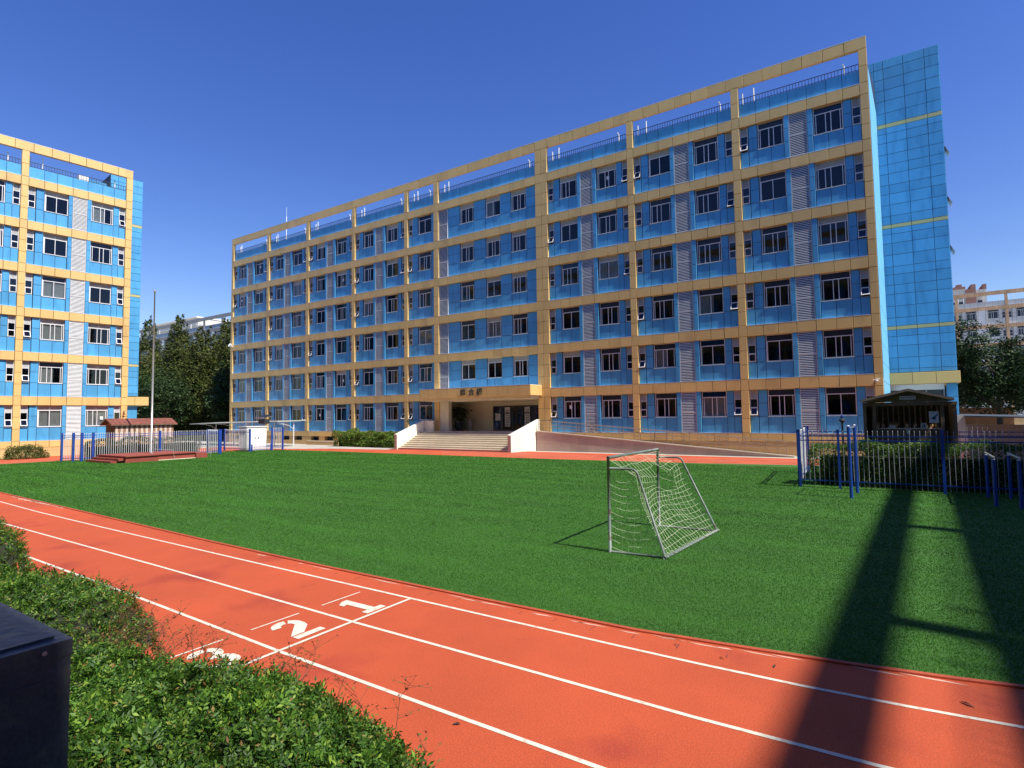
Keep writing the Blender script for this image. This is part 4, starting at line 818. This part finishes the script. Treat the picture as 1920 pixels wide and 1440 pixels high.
# shed
RT_ = pm('red_roof', (.20, .065, .045), .85, .3, 3, .4, 30, island=.12); CRW = pm('cream_board', (.66, .52, .40), .7, .2, 2, .2, 30, island=.08); BRW = pm('brown_board', (.32, .17, .10), .7, .2, 2, island=.1)
sl = thing('garden_shed', 'cream and brown striped shed with red gabled roof behind the white picket fence', 'shed', (-53.5, 21.2, 0), R(3))
m_ = MB(); m_.box(-1.55, -.02, .15, 4.9, 0, 2.68, WD); m_.build('wall', sl)
for i in range(24):
    w_ = 4.75 / 24; y = .15 + i * w_; m_ = MB(); m_.box(-.02, .012 if i % 2 else .02, y, y + w_ - .01, 0, 2.66, CRW if i % 2 == 0 else BRW); m_.build('plank', sl)
for i in range(8): m_ = MB(); x = -1.5 + i * .19; m_.box(x, x + .17, .115, .149, 0, 2.7, WD); m_.build('plank', sl)
for sgn, xe in ((-1, -1.75), (1, .22)):
    m_ = MB(); xr = -.78; V = [(xr, -.25, 3.25), (xe, -.25, 2.74), (xe, 5.15, 2.74), (xr, 5.15, 3.25)]; V += [(a, b, c - .07) for a, b, c in V]
    m_.add(V, [(0, 1, 2, 3), (7, 6, 5, 4), (0, 4, 5, 1), (1, 5, 6, 2), (2, 6, 7, 3), (3, 7, 4, 0)], WD)
    for r_ in range(5):
        f0, f1 = r_ / 5, (r_ + 1) / 5
        for c in range(14):
            ya_, yb_ = -.25 + c * .386, -.25 + (c + 1) * .386 - .02; pa = (xe + (xr - xe) * f0, 2.74 + .51 * f0); pb = (xe + (xr - xe) * f1, 2.74 + .51 * f1)
            m_.add([(pa[0], ya_, pa[1] + .035), (pa[0], yb_, pa[1] + .035), (pb[0], yb_, pb[1] + .015), (pb[0], ya_, pb[1] + .015)], [(0, 1, 2, 3)], RT_); m_.add([(pa[0], ya_, pa[1]), (pa[0], yb_, pa[1]), (pa[0], yb_, pa[1] + .035), (pa[0], ya_, pa[1] + .035)], [(0, 1, 2, 3)], RT_)
    m_.build('roof', sl)
m_ = MB(); m_.add([(-1.6, .11, 2.66), (.05, .11, 2.66), (-.78, .11, 3.15)], [(0, 1, 2)], BRW); m_.build('gable', sl)
m_ = MB(); m_.box(-.05, .06, 1.6, 1.68, 0, 2.7, WD); m_.build('corner_post', sl)
# cabinet
t = thing('power_cabinet', 'large white two door power cabinet inside the blue and white fence', 'cabinet', (-50.9, 31.4, 0))
m_ = MB(); m_.box(-1.3, 0, 0, 2.1, .15, 2.3, WHITEG); m_.box(-1.2, -.1, .1, 2.0, 0, .15, CONC); m_.build('body', t)
m_ = MB(); m_.box(-1.4, .1, -.08, 2.18, 2.3, 2.38, WHITEG); m_.build('roof', t)
for a, b in ((.06, 1.03), (1.06, 2.04)): m_ = MB(); m_.box(.0, .03, a, b, .25, 2.22, WHITEG); m_.box(.03, .06, b - .2 if a < 1 else a + .1, b - .14 if a < 1 else a + .16, 1.15, 1.3, DARKF); m_.build('door', t)
# second grey box + solar lamp
t = thing('solar_lamp', 'solar panel lamp on a post behind the white cabinet', 'lamp', (-55.2, 36.0, 0)); m_ = MB(); m_.tube([(0, 0, 0), (0, 0, 3.1)], .05, DARKF, 6); m_.build('pole', t)
m_ = MB(); M_ = Matrix.Translation((0, 0, 3.35)) @ Matrix.Rotation(R(18), 4, 'X'); m_.box(-.75, .75, -.5, .5, -.03, .03, BLINDD, M_); m_.box(-.8, .8, -.53, -.5, -.04, .04, GREYP, M_); m_.build('solar_panel', t); m_ = MB(); m_.box(-.55, .55, -.3, .3, 2.55, 3.05, DARKF); m_.build('battery_box', t)
t = thing('shelter_canopy', 'thin flat grey roofed shelter on slim posts behind the white cabinet', 'shelter', (-71.5, 38, 0))
m_ = MB(); V = [(0, -1.4, 2.62), (17.8, -1.4, 2.80), (17.8, 2.2, 2.92), (0, 2.2, 2.74)]; V += [(a, b, c - .09) for a, b, c in V]; m_.add(V, [(0, 1, 2, 3), (7, 6, 5, 4), (0, 4, 5, 1), (1, 5, 6, 2), (2, 6, 7, 3), (3, 7, 4, 0)], pm('shelter_sheet', (.38, .40, .36), .5, .15)); m_.build('roof', t)
for x in (2, 6, 10, 14, 17.5): m_ = MB(); m_.tube([(x, .8, 0), (x, .8, 2.7)], .05, WHITE, 6); m_.tube([(x, .8, 1.9), (x + .1, .2, 2.3), (x + .15, -.6, 2.5), (x + .15, -1.3, 2.55)], .025, WHITE, 6); m_.build('post', t)
m_ = MB(); m_.box(-62.6, -60, 36.8, 37.2, 1.5, 1.75, WHITE); m_.tube([(-62.3, 37, 0), (-62.3, 37, 1.6)], .06, WHITE, 6); m_.tube([(-60.3, 37, 0), (-60.3, 37, 1.6)], .06, WHITE, 6); tag(m_.build('white_barrier'), 'white horizontal barrier under the flat shelter', 'barrier')

# ---------------------------------------------------------------- vegetation
BARK = pm('bark', (.09, .065, .045), .9, .3, 5, .6, 20)
CONM = leafmat('conifer_leaf', [(0, (.035, .050, .012)), (.5, (.075, .098, .022)), (.85, (.12, .14, .035)), (1, (.18, .19, .06))], .6, .2, .12)
BRDM = leafmat('broad_leaf', [(0, (.022, .042, .010)), (.5, (.040, .070, .015)), (.9, (.065, .10, .03)), (1, (.10, .13, .05))], .42, .2, .2)
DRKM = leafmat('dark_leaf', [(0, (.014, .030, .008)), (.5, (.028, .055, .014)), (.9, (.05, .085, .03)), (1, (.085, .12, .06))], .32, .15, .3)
HEDM = leafmat('hedge_leaf', [(0, (.03, .07, .012)), (.5, (.06, .13, .02)), (.85, (.13, .22, .04)), (1, (.26, .34, .12))], .4, .3, .6)
def trunk(t, h, r, n=7, spread=.35, z0=0, lean=0):
    m_ = MB(); top = Vector((lean, 0, h * .82)); m_.tube([(0, 0, z0), (lean * .3, 0, h * .3), (lean * .6, .1, h * .6), tuple(top)], [r, r * .75, r * .45, r * .12], BARK, 8)
    for i in range(n):
        a = random.uniform(0, 6.28); zz = h * random.uniform(.25, .75); L_ = h * spread * random.uniform(.6, 1.1); p0 = Vector((lean * zz / h, 0, zz))
        p1 = p0 + Vector((math.cos(a) * L_ * .5, math.sin(a) * L_ * .5, L_ * .35)); p2 = p0 + Vector((math.cos(a) * L_, math.sin(a) * L_, L_ * .55)); m_.tube([p0, p1, p2], [r * .35, r * .22, r * .05], BARK, 5)
    m_.build('trunk', t, smooth=True)
def conifer(loc, h, rad, label, n=900, per=26, base=.03, sz=.36):
    t = thing('conifer_tree', label, 'tree', loc, random.uniform(0, 6), 'conifers between the two school blocks'); trunk(t, h, .22, 4, .12)
    u = rng.uniform(0, 1, n); zz = base + (1 - base) * (1 - np.sqrt(1 - u * .9995)); prof = rad * (1 - zz) ** .75 * np.clip(zz * 9, .5, 1); a = rng.uniform(0, 6.283, n)
    lump = 1 + .22 * np.sin(a * 3 + zz * 9) + rng.normal(0, .13, n); rr = prof * np.clip(lump, .4, 1.5) * rng.uniform(.72, 1.05, n)
    C = np.stack([np.cos(a) * rr, np.sin(a) * rr, zz * h], 1); P_ = np.repeat(C, per, 0) + rng.normal(0, 1, (n * per, 3)) * np.repeat(np.clip(.14 * rad * (1.1 - zz), .06, .5), per)[:, None] * [1, 1, 1.3]
    N0 = P_ * [1, 1, 0]; N0 /= np.linalg.norm(N0, axis=1)[:, None] + 1e-6; N0[:, 2] = .5
    obj('crown', leaves('crown', P_, sz, CONM, 2.2, .5, .2, N0), t); return t
def broad(loc, h, rad, label, mat=None, n=260, per=40, sz=.34, zc=.6, flat=.42, group='broadleaf trees', lobes=9, low=None, trk=.28):
    t = thing('broadleaf_tree', label, 'tree', loc, random.uniform(0, 6), group); trunk(t, h, trk, 9, .38)
    P_ = []; Nn = []
    LB = [(Vector((0, 0, h * zc)), rad * .8)]
    for i in range(lobes):
        a = 6.283 * i / lobes + random.uniform(-.3, .3); rr = rad * random.uniform(.45, .75); LB.append((Vector((math.cos(a) * rr, math.sin(a) * rr, h * (zc + random.uniform(-flat * .6, flat * .62)))), rad * random.uniform(.32, .5)))
    tot = sum(q[1] ** 2 for q in LB)
    for c, r_ in LB:
        k = max(8, int(n * r_ * r_ / tot)); d = rng.normal(size=(k, 3)); d /= np.linalg.norm(d, axis=1)[:, None]; C = np.array(c) + d * r_ * rng.uniform(.7, 1.12, k)[:, None] * [1, 1, .9]
        Q = np.repeat(C, per, 0) + rng.normal(0, 1, (k * per, 3)) * r_ * .16 * [1, 1, .7]; P_.append(Q); Nn.append(np.repeat(d, per, 0))
    P_ = np.concatenate(P_); Nn = np.concatenate(Nn) + [0, 0, .4]; ok = P_[:, 2] > (low if low is not None else h * .12); P_, Nn = P_[ok], Nn[ok]
    obj('crown', leaves('crown', P_, sz, mat or BRDM, 1.9, .4, .2, Nn), t); return t
for x, y, h, r_, lb in ((-119, 54, 19.8, 4.6, 'olive conifer half hidden by the left block and the flagpole'), (-111.5, 49.5, 22.8, 4.8, 'tall pointed conifer just right of the flagpole'), (-106.5, 52, 22.2, 4.4, 'conifer with a blunt tip, second right of the flagpole'), (-101.5, 50, 22.4, 4.5, 'tallest pointed conifer with a thin leader'),
                       (-97.5, 53, 20.0, 4.2, 'shorter conifer in front of the grey roof frame'), (-92.5, 49, 19.0, 4.0, 'slim conifer under the roof frame post'), (-90.5, 52, 20.6, 4.2, 'dense conifer left of the main block'), (-86.8, 51, 19.8, 3.9, 'conifer crown touching the left edge of the main block'), (-83.5, 54, 17.0, 3.5, 'lower conifer beside the main block'), (-115, 60, 21.5, 4.8, 'rearmost conifer behind the flagpole'), (-104, 60, 21.5, 4.8, 'rearmost conifer between the two tallest tips'), (-97, 61, 20.2, 4.8, 'rear conifer filling the gap before the grey roof frame'), (-124, 62, 21.0, 4.8, 'rear conifer at the edge of the left block'), (-91, 60, 20.0, 4.4, 'rear conifer behind the dense one by the main block')):
    conifer((x, y, 0), h, r_, lb)
broad((-96, 44, 0), 11.2, 6.2, 'large dark leafy tree in front of the conifers', n=420, sz=.38, low=1.5)
broad((-105.5, 42.5, 0), 10.8, 6.0, 'leafy tree beside the right edge of the left block', n=380, sz=.38, low=1.2)
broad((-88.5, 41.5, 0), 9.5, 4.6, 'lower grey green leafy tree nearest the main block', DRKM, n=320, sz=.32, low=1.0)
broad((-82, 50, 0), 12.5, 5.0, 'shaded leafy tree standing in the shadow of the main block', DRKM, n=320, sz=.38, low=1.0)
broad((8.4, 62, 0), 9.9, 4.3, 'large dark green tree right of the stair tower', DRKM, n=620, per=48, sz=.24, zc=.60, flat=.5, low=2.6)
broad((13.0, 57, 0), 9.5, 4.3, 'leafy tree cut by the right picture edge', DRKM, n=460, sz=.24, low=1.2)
broad((6.2, 72, 0), 8.5, 3.4, 'smaller tree behind the large dark tree', BRDM, n=260, sz=.28, low=1.5)
def hedge_box(name, label, x0, x1, y0, y1, h, n, sz, mat, top=None, cat='hedge', bump=.12, seed=0.):
    t = thing(name, label, cat, ((x0 + x1) / 2, (y0 + y1) / 2, 0)); P_ = []
    w, d = x1 - x0, y1 - y0; areas = [w * h, w * h, d * h, d * h, w * d]; tot = sum(areas)
    for i, A in enumerate(areas):
        k = int(n * A / tot); u = rng.uniform(0, 1, k); v = rng.uniform(0, 1, k)
        q = {0: (x0 + u * w, np.full(k, y0), v * h), 1: (x0 + u * w, np.full(k, y1), v * h), 2: (np.full(k, x0), y0 + u * d, v * h), 3: (np.full(k, x1), y0 + u * d, v * h), 4: (x0 + u * w, y0 + v * d, np.full(k, h))}[i]
        P_.append(np.stack(q, 1))
    P_ = np.concatenate(P_); bx = np.array([mnoise.noise(Vector((p[0] * 1.1 + seed, p[1] * 1.1, p[2] * 1.1))) for p in P_.tolist()])
    c = np.array([(x0 + x1) / 2, (y0 + y1) / 2, h * .4]); P_ = P_ + (P_ - c) / np.array([w, d, h]) * bx[:, None] * bump * 4 * min(1, h) + rng.normal(0, .05, P_.shape); P_[:, 2] = np.clip(P_[:, 2], .03, None)
    off = np.array([(x0 + x1) / 2, (y0 + y1) / 2, 0])
    obj('foliage', leaves('foliage', P_ - off, sz, mat, 2., .5, .25), t, kind='stuff')
    m_ = MB(); m_.box(-w / 2 + .22, w / 2 - .22, -d / 2 + .22, d / 2 - .22, .0, h * .72, pm('shade_core', (.02, .022, .012), .95, .4, 6)); m_.build('shade_core', t)  # solid near-black core: shade inside the hedge put into the colour
    return t
hedge_box('clipped_hedge', 'leafy hedge behind the blue fence in front of the wooden stand', -2.4, 5.8, 26.4, 27.6, 1.65, 30000, .085, HEDM, seed=3.)
hedge_box('clipped_hedge', 'taller leafy end of hedge at the right picture edge', 5.9, 9.5, 26.5, 27.8, 1.75, 9000, .085, HEDM, seed=9.)
hedge_box('clipped_hedge', 'bright green hedge against the main building left of the stairs', -49.6, -40.6, 40.9, 42.1, 1.32, 15000, .17, leafmat('bright_hedge', [(0, (.05, .10, .015)), (.5, (.11, .19, .025)), (1, (.24, .32, .06))], .45, .3, .6), seed=5., bump=.34)
hedge_box('clipped_hedge', 'dark hedge behind the long picket fence at the podium', -53.0, -52.0, 18.8, 27.6, 1.45, 12000, .12, BRDM, seed=6., bump=.16)
def bush(loc, rx, ry, h, label, n=5000, sz=.12, mat=None, group=None):
    t = thing('round_bush', label, 'bush', loc, 0, group); d = rng.normal(size=(n, 3)); d /= np.linalg.norm(d, axis=1)[:, None]; d[:, 2] = np.abs(d[:, 2])
    b = np.array([mnoise.noise(Vector((p[0] * 2.2 + loc[0], p[1] * 2.2, p[2] * 2.2))) for p in d.tolist()]); P_ = d * [rx, ry, h] * (1 + .25 * b)[:, None] * rng.uniform(.8, 1.03, n)[:, None]
    obj('foliage', leaves('foliage', P_, sz, mat or HEDM, 2., .5, .25, d), t, kind='stuff'); m_ = MB(); m_.tube([(0, 0, 0), (0, 0, h * .5)], .08, BARK, 6); m_.build('stem', t)
BUM = leafmat('bush_leaf', [(0, (.035, .06, .012)), (.5, (.07, .10, .02)), (1, (.16, .19, .06))], .45, .3, .5)
bush((-60.4, 17.5, 0), 1.15, 1.5, 1.15, 'dark leafy bush in front of the left block plinth, nearer the fence', mat=BUM)
bush((-61.0, 14.3, 0), 1.2, 1.7, 1.05, 'dark leafy bush cut by the left picture edge', mat=BUM)
# potted plant in the porch
t = thing('potted_plant', 'dark leafy pot plant standing in the entrance porch', 'plant', (-35.8, 45.0, 1.6))
m_ = MB(); m_.tube([(0, 0, 0), (0, 0, .45), (0, 0, .9)], [.34, .42, .5], DARKF, 14); m_.build('pot', t); m_ = MB(); m_.tube([(0, 0, .85), (.05, 0, 1.5)], .04, BARK, 6); m_.build('stem', t)
P_ = np.concatenate([rng.normal(0, 1, (260, 3)) * [.28, .28, .16] + c for c in ((-.45, 0, 1.85), (.4, .1, 1.95), (0, 0, 1.6), (-.05, 0, 2.1), (.2, -.1, 1.3))]); obj('foliage', leaves('foliage', P_, .2, pm('pot_leaf', (.022, .045, .016), .5, .2), 1.6, .3), t, kind='stuff')
m_ = MB(); m_.box(-34.9, -34.45, 45.3, 45.6, 1.6, 2.75, pm('stool_grey', (.30, .29, .26), .7, .1)); tag(m_.build('notice_stand'), 'pale grey stand beside the pot plant in the porch', 'stand')

# ---------------------------------------------------------------- foreground shrubs
NAN = leafmat('nandina_leaf', [(0, (.024, .066, .010)), (.45, (.048, .125, .014)), (.78, (.105, .225, .025)), (.955, (.24, .36, .05)), (.985, (.24, .20, .05)), (1, (.24, .09, .04))], .36, .35, 1.3)
DRY = pm('dry_twig', (.10, .05, .03), .8, .3, 20)
edge = [(-16.5, 3.1), (-14.2, 3.25), (-12.9, 3.3), (-12.0, 3.05), (-11.2, 2.95), (-10.4, 3.12), (-9.0, 3.2), (-8.0, 3.28), (-7.0, 3.0), (-6.2, 2.9), (-5.6, 2.98), (-5.0, 2.86), (-4.6, 3.05), (-4.2, 3.2), (-3.4, 3.2), (-2.9, 3.1), (-2.45, 2.85), (-2.2, 2.4), (-2.1, 1.5)]
ex = [p[0] for p in edge]; ey = [p[1] for p in edge]
DOMES = [(-12.3, 2.35, 1.35, 1.62), (-14.6, 2.2, 1.7, 1.5), (-9.8, 1.95, 1.45, 1.02), (-8.15, 2.1, 1.50, 1.16), (-6.9, 1.25, 1.2, .90), (-5.6, 1.85, 1.25, .88), (-4.95, 2.0, 1.05, .84), (-4.15, 2.0, 1.42, .98), (-3.45, 2.05, 1.28, .93), (-3.05, 2.0, 1.0, .86), (-10.9, 1.5, 1.5, .95),
         (-7.6, .9, 1.4, .95), (-5.6, .9, 1.4, .92), (-4.2, .8, 1.4, .95), (-3.1, .7, 1.1, .92), (-9.4, .8, 1.6, .95), (-11.5, .8, 1.6, .95)]
def hz(x, y):
    n1 = mnoise.noise(Vector((x * 1.7, y * 1.7, 2.))); n2 = mnoise.noise(Vector((x * 4.2, y * 4.2, 5))); b = -1
    for cx, cy, r_, h_ in DOMES:
        q = math.hypot(x - cx, y - cy) / (r_ * (1 + .16 * n1 + .08 * n2))
        if q < 1: b = max(b, h_ * (1 - q ** 3.2) ** .42)
    return b * (1 + .13 * n1 + .09 * n2) if b > .15 else -1
hedge = thing('nandina_hedge', 'dense leafy green shrub hedge with reddish twigs along the near track edge', 'hedge', (0, 0, 0))
SPR = []
while len(SPR) < 50000:
    x = -2.0 - 14.2 * random.random() ** 1.5; y = random.uniform(.0, 3.9); z = hz(x, y)
    if z < 0: continue
    gx_ = (max(hz(x + .05, y), 0) - max(hz(x - .05, y), 0)) / .1; gy_ = (max(hz(x, y + .05), 0) - max(hz(x, y - .05), 0)) / .1
    nl = math.sqrt(1 + gx_ * gx_ + gy_ * gy_)
    if random.random() * 3.2 > nl: 
        if random.random() > .75: continue
    SPR.append((x, y, z * random.uniform(.78, 1.0) + random.choice([0, 0, .03, .06]) if z > .5 else z * random.uniform(.6, 1.05), -gx_ / nl, -gy_ / nl, 1 / nl))
A_ = np.array(SPR); n_ = len(A_); c_ = A_[:, :3]; nr = A_[:, 3:]
ax = nr * .55 + rng.normal(0, .62, (n_, 3)) + [0, 0, .25]; ax /= np.linalg.norm(ax, axis=1)[:, None]
sd_ = np.cross(ax, nr + rng.normal(0, .3, (n_, 3))); sd_ /= np.linalg.norm(sd_, axis=1)[:, None]; upv = np.cross(sd_, ax); ln = rng.uniform(.062, .125, n_)
Vs = []; 
for q, (f, sg) in enumerate(((.1, 1), (.1, -1), (.38, 1), (.40, -1), (.66, 1), (.68, -1), (.9, 0))):
    base = c_ + ax * (ln * (f - .5))[:, None]; dr = ax * (.75 if sg else 1.) + sd_ * (sg * .85) + rng.normal(0, .22, (n_, 3)) - [0, 0, .12]; dr /= np.linalg.norm(dr, axis=1)[:, None]
    L_ = (ln * rng.uniform(.34, .52, n_))[:, None]; w_ = L_ * rng.uniform(.17, .24, n_)[:, None]; s2 = np.cross(dr, upv); s2 /= np.linalg.norm(s2, axis=1)[:, None]; u2 = np.cross(s2, dr)
    Vs.append(np.stack([base, base + dr * L_ * .45 + s2 * w_ + u2 * w_ * .35, base + dr * L_, base + dr * L_ * .45 - s2 * w_ + u2 * w_ * .35], 1).reshape(-1, 3))
V_ = np.concatenate(Vs); V_[:, 2] = np.clip(V_[:, 2], .015, None); k_ = np.arange(len(V_) // 4)[:, None] * 4
obj('foliage', nmesh('foliage', V_, np.concatenate([k_ + [0, 1, 2], k_ + [0, 2, 3]], 1).reshape(-1, 3), NAN), hedge, kind='stuff')
gx = np.arange(-16.4, -1.6, .09); gy = np.arange(-.6, 3.6, .09); VV = []; FF = []; ok_ = {}
for i_, x in enumerate(gx):
    for j_, y in enumerate(gy):
        z = hz(float(x), float(y)); ok_[(i_, j_)] = z > .25; VV.append((float(x), float(y), max(0.0, z - .15)))
ny = len(gy)
for i_ in range(len(gx) - 1):
    for j_ in range(ny - 1):
        if all(ok_[(a, b)] for a, b in ((i_, j_), (i_ + 1, j_), (i_, j_ + 1), (i_ + 1, j_ + 1))): FF.append((i_ * ny + j_, (i_ + 1) * ny + j_, (i_ + 1) * ny + j_ + 1, i_ * ny + j_ + 1))
m_ = MB(); m_.add(VV, FF, pm('hedge_core', (.020, .026, .012), .95, .5, 8)); m_.build('shade_core', hedge, kind='stuff')  # dark core surface painted as the shade seen between the leaves
m_ = MB(); m_.add([(-18, -.6, .008), (-2.15, -.6, .008), (-2.2, 2.6, .008), (-2.7, 2.9, .008), (-5, 2.95, .008), (-8, 3.0, .008), (-18, 3.1, .008)], [tuple(range(7))], pm('soil', (.045, .030, .018), .95, .3, 3, .6, 30)); m_.build('planting_bed', kind='structure')
tw = MB(); TL = []
spots = [(-6.35, 2.85)] * 16 + [(-5.9, 2.95)] * 9 + [(-4.7, 3.15)] * 7 + [(-4.2, 3.2)] * 7 + [(-3.3, 3.2)] * 3 + [(-2.15, 2.5)] * 9 + [(-8.3, 3.2)] * 6 + [(-7.2, 3.0)] * 6 + [(-9.5, 3.1)] * 4 + [(-2.1, 2.0)] * 6
for (x, y) in spots:
    x += random.gauss(0, .28); y += random.gauss(-.05, .1); y = min(y, float(np.interp(x, ex, ey)) + .02) - .06; z = .55 + random.uniform(0, .2); L_ = random.uniform(.22, .42)
    d = Vector((random.gauss(.05, .4), random.gauss(.25, .35), 1)).normalized(); p0 = Vector((x, y, z)); p1 = p0 + d * L_ * .55; p2 = p1 + (d + Vector((random.gauss(0, .35), random.gauss(0, .35), 0))).normalized() * L_ * .5
    tw.tube([p0, p1, p2], [.0035, .0025, .0012], DRY, 4, False)
    for q in range(12):
        f = random.uniform(.15, 1); b_ = p1.lerp(p2, f) if random.random() < .6 else p0.lerp(p1, f); e_ = b_ + Vector((random.gauss(0, .09), random.gauss(0, .09), random.uniform(.0, .1))); tw.tube([b_, e_], [.002, .0008], DRY, 3, False); TL.append(tuple(e_)); TL.append(tuple(b_.lerp(e_, .6)))
tw.build('twig', hedge, kind='stuff'); obj('twig_leaf', leaves('twig_leaf', np.array(TL), .032, leafmat('nandina_red', [(0, (.10, .05, .02)), (.5, (.20, .09, .03)), (1, (.16, .20, .05))], .5, .3, 1), 2.4, .4), hedge, kind='stuff')

# ---------------------------------------------------------------- metal equipment cabinet beside the viewpoint
CAB = pm('cabinet_paint', (.060, .070, .085), .5, .3, 2.5, .6, 9, fine=.15, fscale=60, col2=(.10, .10, .095), c2scale=5, c2lo=.58, c2hi=.72)
t = thing('metal_cabinet', 'weathered dark grey metal equipment cabinet standing in the shrubs', 'cabinet', (-3.90, 1.35, 0))
m_ = MB(); m_.box(-1.35, .03, -.90, .004, .05, 1.70, CAB); m_.build('body', t)
m_ = MB(); m_.box(-1.38, .035, -.93, .01, 1.70, 1.785, CAB); m_.box(-1.33, -.05, -.88, -.05, 1.785, 1.80, CAB); m_.build('lid', t)
m_ = MB(); m_.box(.03, .038, -.82, -.12, .2, 1.6, CAB); m_.build('side_panel', t)
for y in (-.80, -.45, -.12): m_ = MB(); m_.tube([(.03, y, 1.745), (.042, y, 1.745)], .012, GREYP, 8); m_.build('screw', t)

# ---------------------------------------------------------------- litter on the track
LIT = pm('litter_leaf', (.05, .03, .02), .8, .3, 20)
for i, (x, y, s_, lb) in enumerate(((-1.17, 7.40, .07, 'small dark dry leaf on the track, right of three near the kerb'), (-1.75, 7.31, .06, 'small dark dry leaf on the track, middle of three near the kerb'), (-2.35, 7.42, .05, 'small dark dry leaf on the track, left of three near the kerb'), (.62, 7.47, .12, 'long dark leaf lying on the track at the shadow edge'), (-3.59, 4.43, .07, 'curled twig on the track beyond the hedge end'))):
    s_ *= .62; m_ = MB(); a = random.uniform(0, 3); c, s = math.cos(a), math.sin(a); pts = [(-s_, 0, .006), (-s_ * .3, s_ * .28, .02), (s_ * .4, s_ * .2, .025), (s_, 0, .01), (s_ * .3, -s_ * .22, .02), (-s_ * .4, -s_ * .2, .012)]
    m_.add([(x + px * c - py * s, y + px * s + py * c, pz) for px, py, pz in pts], [(0, 1, 2, 3, 4, 5)], LIT); tag(m_.build('dry_leaf'), lb, 'leaf')
